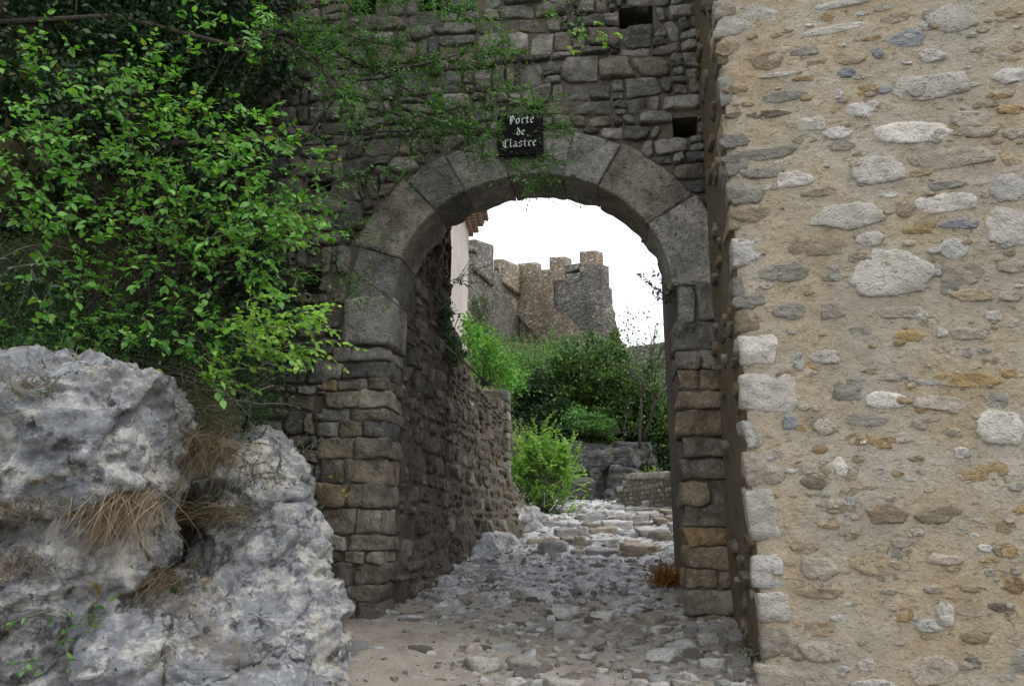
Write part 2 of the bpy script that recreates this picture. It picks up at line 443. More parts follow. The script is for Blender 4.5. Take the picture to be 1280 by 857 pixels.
def lime_mat():
    m = NT('ochre_lime_mortar'); mp = m.n('ShaderNodeMapping'); mp.inputs['Scale'].default_value = (1, 1, 1.7); m.l(m.co, mp.inputs['Vector']); st = mp.outputs['Vector']
    c = m.ramp(m.noise(1.3, 7, .65), [(.3, (.38, .285, .168)), (.45, (.41, .335, .23)), (.58, (.42, .37, .295)), (.75, (.46, .425, .37))])
    c = m.mix(m.rng(m.noise(3.2, 7, .7, st), .55, .70, 0, .7), c, (.26, .225, .175))
    c = m.mix(m.rng(m.noise(5.5, 6, .7, st), .56, .68, 0, .6), c, (.32, .2, .085))
    c = m.mix(m.rng(m.noise(8, 6, .7, st), .58, .68, 0, .6), c, (.46, .42, .36))
    c = m.mix(1.0, c, m.rng(m.noise(45, 6, .72), .25, .75, .74, 1.25), 'MULTIPLY')
    c = m.mix(m.rng(m.noise(.8, 6, .65), .47, .62, 0, .65), c, (.34, .305, .25))
    sp = m.vor(55); c = m.mix(m.rng(sp.outputs['Distance'], .08, .16, .5, 0), c, (.1, .08, .06))
    h = m.math('ADD', m.math('MULTIPLY', m.noise(9, 6, .66), 1.5), m.math('MULTIPLY', m.noise(60, 5, .7), .28))
    h = m.math('ADD', h, m.math('MULTIPLY', m.rng(m.noise(16, 4, .6, st), .28, .42, -1, 0), .5))
    return m.finish(c, h, .03, .95)
M['mortar'] = lime_mat()
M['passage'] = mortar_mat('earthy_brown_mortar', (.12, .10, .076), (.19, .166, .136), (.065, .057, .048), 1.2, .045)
M['render'] = mortar_mat('pale_house_render', (.5, .44, .38), (.62, .56, .5), (.4, .34, .28), .7, .03)

def rock_mat(name='pocked_grey_limestone', k=1.0):
    m = NT(name)
    # tilted bedding, coordinates broken up by noise so that flakes have ragged edges
    mp = m.n('ShaderNodeMapping'); mp.inputs['Rotation'].default_value = (.1, .62, 0); mp.inputs['Scale'].default_value = (1, 1, 1.9); m.l(m.co, mp.inputs['Vector'])
    nv = m.n('ShaderNodeTexNoise', Scale=16.0, Detail=6.0, Roughness=.7); m.l(m.co, nv.inputs['Vector'])
    sc = m.n('ShaderNodeVectorMath', operation='SCALE'); sc.inputs['Scale'].default_value = .10; m.l(nv.outputs['Color'], sc.inputs[0])
    ad = m.n('ShaderNodeVectorMath', operation='ADD'); m.l(mp.outputs[0], ad.inputs[0]); m.l(sc.outputs[0], ad.inputs[1]); co = ad.outputs[0]
    def cell(scale):
        v = m.vor(scale, co=co); w = m.n('ShaderNodeRGBToBW'); m.l(v.outputs['Color'], w.inputs[0]); return w.outputs[0]
    c1, c2 = cell(4.5), cell(15); big = m.noise(1.5, 4, .6); mid = m.noise(5.0, 12, .75); fine = m.noise(38, 6, .72)
    rg = m.n('ShaderNodeTexNoise', Scale=5.5, Detail=8.0, Roughness=.62); rg.noise_type = 'RIDGED_MULTIFRACTAL'; rg.normalize = True; m.l(co, rg.inputs['Vector'])
    rgd = rg.outputs['Fac']
    t = m.math('ADD', m.math('ADD', m.math('MULTIPLY', c1, .17), m.math('MULTIPLY', c2, .12)), m.math('ADD', m.math('MULTIPLY', mid, .80), m.math('MULTIPLY', big, .48)))
    t = m.math('ADD', t, m.math('ADD', m.rng(fine, .25, .75, -.09, .09), m.rng(rgd, .2, .9, .07, -.16)))
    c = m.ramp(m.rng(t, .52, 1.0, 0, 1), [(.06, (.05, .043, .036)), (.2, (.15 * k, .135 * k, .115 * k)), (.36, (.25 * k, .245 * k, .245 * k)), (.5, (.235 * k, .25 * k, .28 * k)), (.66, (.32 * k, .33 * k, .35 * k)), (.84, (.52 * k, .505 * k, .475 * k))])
    c = m.mix(m.rng(m.noise(1.7, 8, .7), .50, .60, 0, .8), c, m.mix(1.0, c, (.56, .47, .38), 'MULTIPLY'))
    blk = m.noise(6.0, 8, .7)
    c = m.mix(m.rng(blk, .61, .64, 0, .85), c, (.025, .022, .019))
    c = m.mix(m.rng(m.noise(3.4, 6, .66), .67, .69, 0, .85), c, (.34, .2, .035))
    c = m.mix(m.rng(m.noise(4.4, 6, .66), .63, .70, 0, .5), c, (.05, .06, .025))
    e1 = m.vor(4.5, 'DISTANCE_TO_EDGE', co).outputs['Distance']; e2 = m.vor(15, 'DISTANCE_TO_EDGE', co).outputs['Distance']
    h = m.math('ADD', m.math('MULTIPLY', c1, .35), m.math('MULTIPLY', c2, .24))
    h = m.math('ADD', h, m.math('MULTIPLY', m.math('ADD', m.rng(e1, 0, .03, -.2, 0), m.rng(e2, 0, .04, -.05, 0)), m.rng(m.noise(2.7, 3), .5, .62, 0, 1)))
    h = m.math('ADD', h, m.math('ADD', m.math('MULTIPLY', mid, .6), m.math('MULTIPLY', fine, .3)))
    h = m.math('ADD', h, m.math('MULTIPLY', rgd, -1.0))
    h = m.math('ADD', h, m.math('MULTIPLY', m.rng(blk, .58, .62, 0, -1), .5))
    return m.finish(c, h, .045, .9)
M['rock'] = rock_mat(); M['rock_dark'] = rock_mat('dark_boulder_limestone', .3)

def earth_mat(name, stops, sc=1.0, dist=.02, gravel=.5):
    m = NT(name); c = m.ramp(m.noise(1.4 * sc, 7, .62), stops)
    pv = m.vor(34 * sc); c2 = m.mix(m.rng(pv.outputs['Distance'], .0, .35, gravel, 0), c, m.mix(1.0, c, m.rng(m.noise(55 * sc, 3), .3, .7, .6, 1.9), 'MULTIPLY'))
    c2 = m.mix(1.0, c2, m.rng(m.noise(90 * sc, 5, .7), .2, .8, .7, 1.3), 'MULTIPLY')
    h = m.math('ADD', m.noise(30 * sc, 8, .7), m.math('MULTIPLY', m.rng(pv.outputs['Distance'], 0, .5, .6, 0), gravel))
    return m.finish(c2, h, dist, .96)
def path_mat():
    m = NT('path_earth_and_bedrock'); sx = m.n('ShaderNodeSeparateXYZ'); m.l(m.co, sx.inputs[0])
    e = m.ramp(m.noise(1.6, 8, .66), [(.3, (.25, .215, .178)), (.5, (.35, .31, .265)), (.7, (.43, .395, .35))])
    pv = m.vor(30); e = m.mix(m.rng(pv.outputs['Distance'], .0, .35, .5, 0), e, m.mix(1.0, e, m.rng(m.noise(55, 3), .3, .7, .6, 1.9), 'MULTIPLY'))
    k = m.ramp(m.noise(7, 9, .74), [(.30, (.12, .105, .09)), (.40, (.3, .295, .295)), (.48, (.46, .47, .50)), (.58, (.66, .655, .66))])
    f = m.math('ADD', m.rng(sx.outputs['Y'], 6.3, 8.6, -.25, .75), m.rng(m.noise(2.3, 6, .65), .3, .7, -.5, .5)); f = m.rng(f, .3, .5, 0, 1)
    c = m.mix(f, e, k); c = m.mix(m.rng(m.noise(3.7, 6, .65), .58, .7, 0, .6), c, (.2, .15, .095))
    c = m.mix(1.0, c, m.rng(m.noise(80, 5, .72), .2, .8, .7, 1.3), 'MULTIPLY')
    c = m.mix(m.rng(m.noise(4.5, 8, .72), .5, .68, 0, .55), c, m.mix(1.0, c, (.62, .57, .52), 'MULTIPLY')); m.l(c, m.bsdf.inputs['Base Color'])
    h = m.math('ADD', m.math('ADD', m.noise(18, 9, .74), m.noise(6, 5, .6)), m.math('MULTIPLY', m.rng(pv.outputs['Distance'], 0, .5, .5, 0), .5))
    return m.finish(c, h, .035, .95)
M['dirt'] = path_mat()
M['hill'] = earth_mat('scrub_hill_earth', [(.3, (.05, .055, .025)), (.55, (.11, .10, .055)), (.75, (.2, .17, .12))], .3, .1)

def leaf_mat(name, c0, c1, c2, trans=.35, rough=.45):
    m = NT(name); g = m.n('ShaderNodeNewGeometry'); oi = m.n('ShaderNodeObjectInfo')
    rnd = m.math('FRACT', m.math('ADD', g.outputs['Random Per Island'], oi.outputs['Random']))
    c = m.ramp(rnd, [(0, c0), (.5, c1), (.94, c2), (.97, tuple(.6 * x + y for x, y in zip(c2, (.09, .06, 0)))), (1, tuple(.5 * x + y for x, y in zip(c0, (.07, .04, .01))))])
    c = m.mix(1.0, c, m.rng(m.noise(1.3, 2), .3, .7, .7, 1.25), 'MULTIPLY')
    m.finish(c, None, rough=rough, spec=.35)
    tr = m.n('ShaderNodeBsdfTranslucent'); m.l(m.mix(1.0, c, (1.5, 1.6, .7), 'MULTIPLY'), tr.inputs['Color'])
    mx = m.n('ShaderNodeMixShader', Fac=trans); m.l(m.bsdf.outputs[0], mx.inputs[1]); m.l(tr.outputs[0], mx.inputs[2]); m.l(mx.outputs[0], m.out.inputs['Surface'])
    return m.m
M['leaf_bright'] = leaf_mat('fresh_spring_leaf', (.06, .18, .035), (.11, .29, .05), (.21, .43, .085))
M['leaf_dark'] = leaf_mat('dark_evergreen_leaf', (.012, .03, .014), (.02, .05, .02), (.035, .08, .025), .2)
M['leaf_deep'] = leaf_mat('deep_green_leaf', (.015, .05, .018), (.025, .075, .022), (.05, .12, .03), .25)
M['leaf_grey'] = leaf_mat('bluish_grey_leaf', (.05, .09, .07), (.08, .13, .1), (.11, .16, .12), .2)
M['leaf_feather'] = leaf_mat('feathery_bright_leaf', (.15, .33, .05), (.23, .45, .07), (.34, .56, .11), .4)
M['leaf_tamarisk'] = leaf_mat('tamarisk_leaf', (.06, .17, .045), (.10, .25, .065), (.17, .34, .10), .35)
M['leaf_yellow'] = leaf_mat('yellow_green_leaf', (.13, .2, .02), (.2, .28, .03), (.26, .33, .05), .35)
M['leaf_olive'] = leaf_mat('olive_tree_leaf', (.02, .045, .014), (.045, .085, .022), (.09, .13, .04), .25)
M['leaf_oak'] = leaf_mat('oak_leaf', (.025, .065, .02), (.05, .11, .03), (.13, .21, .055), .25)
M['leaf_rust'] = leaf_mat('rusty_dead_fern', (.18, .07, .02), (.32, .14, .035), (.42, .24, .08), .3)
M['straw'] = leaf_mat('dry_straw', (.10, .07, .045), (.19, .14, .09), (.32, .26, .18), .2, .7)
M['petal'] = leaf_mat('yellow_petal', (.7, .5, .02), (.75, .55, .02), (.8, .6, .03), .3)
def flat_mat(name, c, rough=.8, bump=20, dist=.01, vary=.3):
    m = NT(name); v = m.rng(m.noise(bump, 6, .65), .3, .7, 1 - vary, 1 + vary)
    return m.finish(m.mix(1.0, c, v, 'MULTIPLY'), m.noise(bump * 1.7, 6), dist, rough)
M['bark'] = flat_mat('dark_grey_bark', (.055, .045, .037), .9, 40, .01, .5)
M['bark_pale'] = flat_mat('pale_twig_bark', (.2, .175, .15), .9, 40, .01, .4)
M['plaque'] = flat_mat('black_enamel', (.006, .006, .007), .7, 60, .001, .3); M['plaque'].node_tree.nodes['Principled BSDF'].inputs['Specular IOR Level'].default_value = .08
M['letter'] = flat_mat('white_paint', (.72, .73, .74), .6, 90, .001, .12)
M['tile'] = flat_mat('terracotta_tile', (.25, .165, .115), .85, 14, .02, .45)
M['wire'] = flat_mat('grey_cable', (.12, .12, .12), .6, 50, .001, .2)

def castle_mat(name, a, b, c, speck):
    m = NT(name)
    mp = m.n('ShaderNodeMapping'); mp.inputs['Scale'].default_value = (1, 1, 2.4); m.l(m.co, mp.inputs['Vector']); co = mp.outputs['Vector']
    v = m.vor(2.9, co=co); e = m.vor(2.9, 'DISTANCE_TO_EDGE', co).outputs['Distance']
    bw = m.n('ShaderNodeRGBToBW'); m.l(v.outputs['Color'], bw.inputs[0])
    col = m.ramp(bw.outputs[0], [(.15, a), (.5, b), (.8, c)]); col = m.mix(m.rng(bw.outputs[0], .72, .8, 0, speck), col, (.5, .48, .44))
    col = m.mix(1.0, col, m.rng(m.noise(.35, 5, .65), .3, .7, .65, 1.3), 'MULTIPLY')
    col = m.mix(1.0, col, m.rng(m.noise(6, 5, .7), .25, .75, .7, 1.3), 'MULTIPLY')
    col = m.mix(m.rng(e, 0, .05, .6, 0), col, m.mix(1.0, col, (.5, .46, .42), 'MULTIPLY'))
    h = m.math('ADD', m.rng(e, 0, .12, 0, 1), m.noise(5, 6, .7))
    return m.finish(col, h, .10, .95)
M['castle_grey'] = castle_mat('grey_castle_masonry', (.17, .155, .135), (.225, .21, .185), (.28, .26, .23), .25)
M['castle_tan'] = castle_mat('tan_castle_rubble', (.3, .235, .16), (.38, .31, .22), (.45, .385, .295), .7)
GREY = [(.14, .13, .112), (.175, .162, .14), (.215, .2, .172), (.115, .11, .102), (.19, .162, .125), (.27, .252, .218), (.16, .14, .115)]
BROWN = [(.18, .14, .096), (.21, .165, .11), (.26, .18, .095), (.185, .16, .128), (.22, .185, .142), (.15, .128, .102)]
def pick(pal, r=random):
    c = r.choice(pal); k = r.uniform(.8, 1.22); return tuple(x * k for x in c)

# ------------------------------------------------------------------ ground
PZY = [-12, 0, 3, 5.5, 6.6, 8.5, 11, 14.7, 20, 25, 30, 52, 58, 70, 200]
PZZ = [-1.6, 0, .3, .58, .79, .96, 1.20, 1.72, 2.12, 2.62, 4.3, 12.8, 14.2, 14.4, 8]
A_G = R(8)
GU = np.array([math.cos(A_G), -math.sin(A_G), 0]); GD = np.array([math.sin(A_G), math.cos(A_G), 0])
GO = at(666, 400, 7.0).copy(); GO[2] = 0
def sst(x, a, b):
    t = np.clip((x - a) / (b - a), 0, 1); return t * t * (3 - 2 * t)
def path_z(x, y):
    return np.interp(y, PZY, PZZ)
def ground_z(x, y):
    x, y = np.asarray(x, float), np.asarray(y, float)
    off = x - (GO[0] + .14 * (y - 7.0))
    z = path_z(x, y)
    z = z + sst(-off, 1.9, 5.5) * 2.6 * sst(y, 8.5, 13) * (1 - .5 * sst(y, 26, 40))
    z = z + sst(off, 2.2, 5) * 1.0 * sst(y, 9, 14) * (1 - sst(y, 26, 40))
    z = z + sst(-off, 2.0, 7) * 1.6 * (1 - sst(y, 5, 9))
    return z
def sheet(name, xs, ys, zf, mat):
    X, Y = np.meshgrid(xs, ys); Z = zf(X, Y)
    return obj(name, make_mesh(name, np.c_[X.ravel(), Y.ravel(), Z.ravel()], grid_faces(len(xs), len(ys))), mat)
def hill_z(X, Y):
    z = ground_z(X, Y); P = np.stack([X, Y, 0 * X], -1)
    z = z + .5 * fbm(P * .12, 4, 3) * sst(np.hypot(X, Y - 8), 6, 30)
    pathy = (np.abs(X - (GO[0] + .14 * (Y - 7))) < 3.6) & (Y > 2) & (Y < 27)
    return z - np.where(pathy, .35, .02)
xs = np.r_[np.linspace(-240, -40, 14), np.linspace(-36, 36, 73), np.linspace(40, 240, 14)]
ys = np.r_[np.linspace(-60, -6, 12), np.linspace(-5, 75, 101), np.linspace(80, 300, 20)]
tag(sheet('ground', xs, ys, hill_z, M['hill']), kind='structure')

def trail_z(X, Y):
    P = np.stack([X, Y, 0 * X], -1)
    off = X - (GO[0] + .14 * (Y - 7))
    z = path_z(X, Y) + .05 * fbm(P * .9, 5, 1) + .018 * fbm(P * 6, 3, 2)
    d1, d2, idv = worley(np.stack([X * 3.2, Y * 5.5, 0 * X], -1), 4)                   # half-buried bedrock ledges
    lay = sst(Y, 6.5, 8.5)
    e1, e2, ide = worley(np.stack([X * 8, Y * 11, 0 * X], -1), 14)
    z = z + lay * (.055 * idv * sst(d2 - d1, .0, .12) - .015 * (1 - sst(d2 - d1, 0, .08)) + .016 * ide * sst(e2 - e1, 0, .12) + .05 * fbm(P * 2.5, 3, 31))
    z = z + .35 * sst(-off, .95, 2.2) * sst(Y, 8.2, 11) + .10 * sst(off, .8, 2.0) * sst(Y, 5, 7)
    z = z - .25 * (sst(np.abs(off), 2.9, 3.4))
    return z
path = sheet('path', np.arange(-2.9, 5.2, .036), np.r_[np.arange(3.2, 13, .036), np.arange(13, 26, .09)], trail_z, M['dirt'])
tag(path, kind='structure')
_tx, _ty = np.arange(-2.9, 5.2, .05), np.arange(3.2, 26, .05)
_tg = trail_z(*np.meshgrid(_tx, _ty))
def tz(x, y): return float(_tg[int(np.clip((y - 3.2) / .05 + .5, 0, len(_ty) - 1)), int(np.clip((x + 2.9) / .05 + .5, 0, len(_tx) - 1))])

# ------------------------------------------------------------------ the gate wall
gate = empty('gate_wall', frame(GO, GU, GD), 'weathered grey rubble stone wall with a round gateway arch below the black name plaque', 'wall')
GN = -GD
def g_uv(x, y):
    p = on_plane(x, y, GO, GN); return float((p - GO) @ GU), float(p[2])
UL, UR = g_uv(488, 405)[0], g_uv(842, 405)[0]
UC, AR = .5 * (UL + UR), .5 * (UR - UL)
VS = .5 * (g_uv(490, 381)[1] + g_uv(842, 347)[1])
VAP = g_uv(668, 217)[1]
AB = VAP - VS                                   # rise of the arch
RING = .47
TH = .55                                        # thickness of the arch wall
U0, U1, VTOP = -4.4, g_uv(905, 600)[0] + .12, 8.6
def arch_pt(th, rr):                            # rr: distance outside the intrados
    return UC + (AR + rr) * math.cos(th), VS + (AB + rr) * math.sin(th)
# masonry core: one slab with the arch cut out and the putlog holes let in
JW = .02
outl = [(U0, -.4), (UL - .04, -.4), (UL - .04, VS)] + [arch_pt(math.pi - math.pi * k / 24, .06) for k in range(1, 24)] + [(UR + .04, VS - .45), (UR + .04, -.4), (U1, -.4), (U1, VTOP), (U0, VTOP)]
n = len(outl)
Vc = [(u, .025, v) for u, v in outl] + [(u, TH - .02, v) for u, v in outl]
Fc = [tuple(range(n))[::-1], tuple(range(n, 2 * n))] + [(i, (i + 1) % n, n + (i + 1) % n, n + i) for i in range(n)]
core_o = bpy.data.objects.new('core_tmp', make_mesh('core', Vc, Fc, False)); COL.objects.link(core_o)
bm = bmesh.new(); bm.from_mesh(core_o.data); bmesh.ops.recalc_face_normals(bm, faces=bm.faces[:]); bm.to_mesh(core_o.data); bm.free()
HOLES = [(g_uv(857, 158), .12, .11), (g_uv(795, 20), .17, .12), (g_uv(385, 350), .13, .14), (g_uv(452, 8), .15, .09), (g_uv(536, 2), .12, .1), (g_uv(398, 232), .13, .06)]
hb = Joiner()
for (u, v), hw, hh in HOLES:
    V, F = cube_template(1); hb.add(V * np.array([hw, .22, hh]) + np.array([u, .2, v]), F)
hole_o = bpy.data.objects.new('hole_tmp', hb.mesh('holes', False)); COL.objects.link(hole_o)
bo = core_o.modifiers.new('b', 'BOOLEAN'); bo.object = hole_o; bo.operation = 'DIFFERENCE'; bo.solver = 'EXACT'
core_me = bpy.data.meshes.new_from_object(core_o.evaluated_get(bpy.context.evaluated_depsgraph_get()))
bpy.data.objects.remove(core_o); bpy.data.objects.remove(hole_o)
obj('masonry_core', core_me, M['core'], gate)

# voussoirs
ANG = [0, 31, 59.5, 75, 98, 118, 133, 161, 180]
for k in range(len(ANG) - 1):
    a0, a1 = R(ANG[k]) + .0015, R(ANG[k + 1]) - .0015
    V, F = block(2, 2, 2, 20, .06, .018, 100 + k, 2.4, .004)
    th = a0 + (V[:, 0] + 1) / 2 * (a1 - a0); ex = RING + [.06, .03, .0, -.02, -.03, -.02, .02, -.03][k]
    rr = (V[:, 2] + 1) / 2 * ex
    yy = .012 * math.sin(k * 2.1) + (V[:, 1] + 1) / 2 * (TH + .03)
    back = (V[:, 1] > .6)
    rr = rr + np.where(V[:, 2] < 0, sst(V[:, 1], -.2, 1) * .05 * noise(np.c_[th * 9, V[:, 1] * 2, 0 * th + 3.3]), 0)
    W = np.c_[UC + (AR + rr) * np.cos(th), yy, VS + (AB + rr) * np.sin(th)]
    c = W.mean(0)
    obj('voussoir', make_mesh('voussoir', W - c, F), M['voussoir'], gate, pick([(.26, .245, .22), (.21, .2, .185), (.29, .27, .235), (.25, .222, .182)]), T(*c))
# left jamb: impost and alternating courses; the courses as they stand in the photograph
def jamb_course(y0, y1, splits, pal, us, side):
    z1, z0 = g_uv(450 if side < 0 else 875, y0)[1], g_uv(450 if side < 0 else 875, y1)[1]
    for i in range(len(splits) - 1):
        u0, u1 = splits[i], splits[i + 1]
        s = random.randint(0, 9999)
        inner = (i == len(splits) - 2) if side < 0 else (i == 0)
        dep = TH if inner else .3
        V, F = block(u1 - u0 - .006, dep, z1 - z0 - .006, 11 if inner else 8, .4, .034, s, 5.5, .09)
        obj('jamb_stone', make_mesh('jamb_stone', V, F), M['stone'], gate, pick(pal), T((u0 + u1) / 2, dep / 2 - .015 + random.uniform(-.03, .02), (z0 + z1) / 2) @ Matrix.Rotation(random.uniform(-.035, .035), 4, 'Y') @ Matrix.Rotation(random.uniform(-.04, .04), 4, 'Z'))
ZJ = g_uv(450, 432)[1]
V, F = block(UL - g_uv(432, 405)[0] + .03, TH + .06, VS - ZJ - .008, 10, .22, .018, 77, 4)
obj('impost', make_mesh('impost', V, F), M['voussoir'], gate, (.27, .255, .225), T((UL + g_uv(432, 405)[0]) / 2 + .0, TH / 2 - .035, (VS + ZJ) / 2))
ys_j = [433, 451, 474, 487, 510, 526, 546, 573, 604, 634, 668, 688, 704, 730, 752, 782, 812]
lefts = [[418, 440], [404, 430], [402, 424, 462], [408, 450], [402, 437], [398, 428, 455], [398, 446], [404, 432], [396, 436], [404, 445], [400, 436], [408, 430, 458], [412, 442], [418], [420, 446], [425, 452]]
for i in range(len(ys_j) - 1):
    ym = (ys_j[i] + ys_j[i + 1]) / 2
    sp = [g_uv(x - 2, ym)[0] for x in lefts[i]] + [UL + random.uniform(-.02, .015)]
    jamb_course(ys_j[i], ys_j[i + 1], sp, GREY[2:] if i in (0, 1, 4, 5, 10) else BROWN[3:] + [(.26, .2, .125), (.3, .265, .21), (.24, .2, .145), (.21, .19, .16)], UL, -1)
# right jamb: brown courses up to the return of the side wall; the springer rests on a broken pale slab
yr = 352
for i, h in enumerate([50, 35, 25, 25, 23, 36, 26, 28, 32, 26, 24, 30, 25, 30, 26, 28, 24, 26]):
    xl, xr = 843 + (yr - 400) * .052, 884 + (yr - 350) * .085
    us = [UR + random.uniform(-.012, .012)]
    if i == 0:
        V, F = block(.15, .3, .36, 8, .2, .01, 5, 5)
        obj('jamb_stone', make_mesh('jamb_stone', V, F), M['voussoir'], gate, (.26, .25, .24), T(UR + .125, .14, VS - .185) @ Matrix.Rotation(.06, 4, 'Y'))
        us = [UR + .22, UR + .42]
    elif random.random() < .38: us.append(us[0] + random.uniform(.18, .3))
    us.append(U1 + .02)
    jamb_course(yr, yr + h, us, [(.16, .15, .13), (.2, .18, .15)] if i < 3 else BROWN, UR, 1); yr += h
# rubble of the face
JX0, JX1 = g_uv(401, 600)[0], g_uv(431, 405)[0]
def g_inside(u, v, s):
    if any(abs(u - h[0][0]) < h[1] + s and abs(v - h[0][1]) < h[2] + s for h in HOLES): return False
    if v < ZJ: return u < JX0 + .02
    if v < VS: return u < JX1 - .02
    return ((u - UC) / (AR + RING + s * .4)) ** 2 + ((v - VS) / (AB + RING + s * .4)) ** 2 > 1
def g_clip(poly, u, v):
    if v >= VS:
        th = math.atan2((v - VS) / (AB + RING), (u - UC) / (AR + RING)); p = arch_pt(th, RING + .012)
        poly = clip(poly, p, -math.cos(th), -math.sin(th))
    else: poly = clip(poly, (JX0 if v < ZJ else JX1, 0), 1, 0)
    if poly: poly = clip(poly, (U1, 0), 1, 0)
    for (hu, hv), hw, hh in HOLES:
        if poly and abs(u - hu) < hw + .3 and abs(v - hv) < hh + .3:
            ex, ez = abs(u - hu) - hw, abs(v - hv) - hh
            if ex > ez: poly = clip(poly, (hu + math.copysign(hw, u - hu), 0), -math.copysign(1, u - hu), 0)
            else: poly = clip(poly, (0, hv + math.copysign(hh, v - hv)), 0, -math.copysign(1, v - hv))
    return poly
cells = coursed(-3.4, U1, .4, 7.6, g_inside, 21, (.085, .29), (.09, .46), .007, .10, g_clip)
def seen_size(P, fr):
    w = np.array(fr @ Vector((P[:, 0].mean(), 0, P[:, 1].mean()))); x, y, d = project(w)
    vis = -20 < x < 1300 and -30 < y < 880
    if x < 330: vis = False
    return vis, d
FRG = frame(GO, GU, GD)
cells = [(P, A, *seen_size(P, FRG)) for P, A in cells]
cells.sort(key=lambda c: -(c[1] / c[3] ** 2 if c[2] else c[1] * 1e-4))
small = Joiner()
for k, (P, A, vis, d) in enumerate(cells):
    c = P.mean(0); bl = random.uniform(.012, .055)
    V, F = face_stone(P - c, bl, .1, .02, k, 26 if A > .01 else 14, .22, .035, .10)
    V[:, 1] += random.uniform(-.01, .03)
    if k < 285 and vis:
        obj('stone', make_mesh('stone', V, F), M['stone'], gate, pick(GREY), T(c[0], 0, c[1]))
    else: small.add(V + np.array([c[0], 0, c[1]]), F)
tag(obj('small_stones', small.mesh('small_stones'), M['chips'], gate), kind='stuff')

# passage behind the arch: two side walls, and a high unseen roof added to keep it dark
PT = 2.55
PH = 6.35
Jv = Joiner()
ang = np.linspace(0, math.pi, 17)
for (rr0, rr1) in ((.05, .55),):
    Vv = []
    for d in (TH, PT):
        for rr in (rr0, rr1):
            for a in ang: Vv.append((UC + (AR + .1 + rr) * math.cos(a), d, PH - .9 + (1.0 + rr) * math.sin(a)))
    m_ = len(ang); Fv = []
    for i in range(m_ - 1):
        a, b, c, e = i, m_ + i, 2 * m_ + i, 3 * m_ + i
        Fv += [(a, a + 1, c + 1, c), (b, e, e + 1, b + 1), (a, b, b + 1, a + 1), (c, c + 1, e + 1, e)]
    Jv.add(Vv, Fv)
obj('unseen_vault', Jv.mesh('unseen_vault'), M['passage'], gate)
V, F = cube_template(1)
obj('passage_side', make_mesh('passage_side', V * np.array([.3, (PT - TH) / 2, 3.2]) + np.array([UR + .36, (PT + TH) / 2, 2.9]), F, False), M['passage'], gate)

# ------------------------------------------------------------------ the name plaque
def strokes_mesh(text, size, nib=.2, ang=42):
    G = {'P': (1.0, [[(.02, 1.25), (.25, 1.5), (.3, 1.3), (.3, .15), (.12, 0)], [(.3, 1.3), (.65, 1.52), (.95, 1.25), (.92, .72), (.62, .45), (.3, .6)], [(.55, 1.38), (.55, .6)], [(.3, .15), (.5, 0)]]),
         'C': (1.0, [[(.98, 1.2), (.75, 1.5), (.4, 1.42), (.12, 1.05), (.1, .45), (.35, .05), (.68, 0), (.98, .3)], [(.48, 1.36), (.45, .15)], [(.98, 1.2), (.7, 1.1)]]),
         'o': (.78, [[(.14, .8), (.14, .2), (.4, .02), (.64, .2), (.64, .8), (.4, 1.0), (.14, .8)]]),
         'r': (.66, [[(.03, .85), (.2, 1.0), (.22, .82), (.22, .18), (.38, .02)], [(.22, .8), (.46, 1.0), (.62, .84)]]),
         't': (.62, [[(.28, 1.32), (.26, .2), (.42, .02), (.58, .16)], [(.04, .95), (.56, .95)]]),
         'e': (.72, [[(.64, .2), (.4, .02), (.14, .2), (.14, .8), (.4, 1.0), (.62, .76), (.2, .46)]]),
         'd': (.8, [[(.18, 1.5), (.42, 1.2), (.66, .8), (.66, .2), (.4, .02), (.14, .2), (.14, .72), (.38, .95), (.66, .78)]]),
         'l': (.44, [[(.08, 1.38), (.2, 1.5), (.2, .18), (.38, .02)]]),
         'a': (.8, [[(.14, .84), (.38, 1.0), (.6, .84), (.6, .16), (.76, .02)], [(.6, .56), (.3, .5), (.12, .28), (.32, .02), (.6, .2)]]),
         's': (.72, [[(.64, .84), (.4, 1.0), (.15, .8), (.2, .58), (.6, .42), (.62, .2), (.38, .02), (.1, .16)]])}
    J = Joiner(); nx, nz = nib / 2 * math.cos(R(ang)), nib / 2 * math.sin(R(ang)); x = 0; k = 0
    for ch in text:
        w, ss = G[ch]
        for st in ss:
            for (ax, az), (bx, bz) in zip(st[:-1], st[1:]):
                k += 1; y = -.004 - .00005 * (k % 13)
                q = [(x + ax - nx, az - nz), (x + ax + nx, az + nz), (x + bx + nx, bz + nz), (x + bx - nx, bz - nz)]
                J.add([(a * size, y, b * size) for a, b in q] + [(a * size, 0, b * size) for a, b in q], [(0, 1, 2, 3), (4, 7, 6, 5), (0, 4, 5, 1), (1, 5, 6, 2), (2, 6, 7, 3), (3, 7, 4, 0)])
        x += w + .13
    return J, x * size
pu0, pv0 = g_uv(623, 201); pu1, pv1 = g_uv(680, 146)
pc = ((pu0 + pu1) / 2, (pv0 + pv1) / 2)
plq = empty('plaque', FRG @ T(pc[0], -.075, pc[1]), 'black plaque with white blackletter words Porte de Clastre above the arch', 'plaque')
V, F = block(pu1 - pu0, .018, pv1 - pv0, 6, .04, .0006, 3, 4, .004)
obj('panel', make_mesh('panel', V, F, False), M['plaque'], plq)
V, F = block(pu1 - pu0 - .06, .05, pv1 - pv0 - .08, 2, .02, 0, 3, 4, 0)
obj('backing', make_mesh('backing', V + np.array([0, .034, 0]), F, False), M['plaque'], plq)
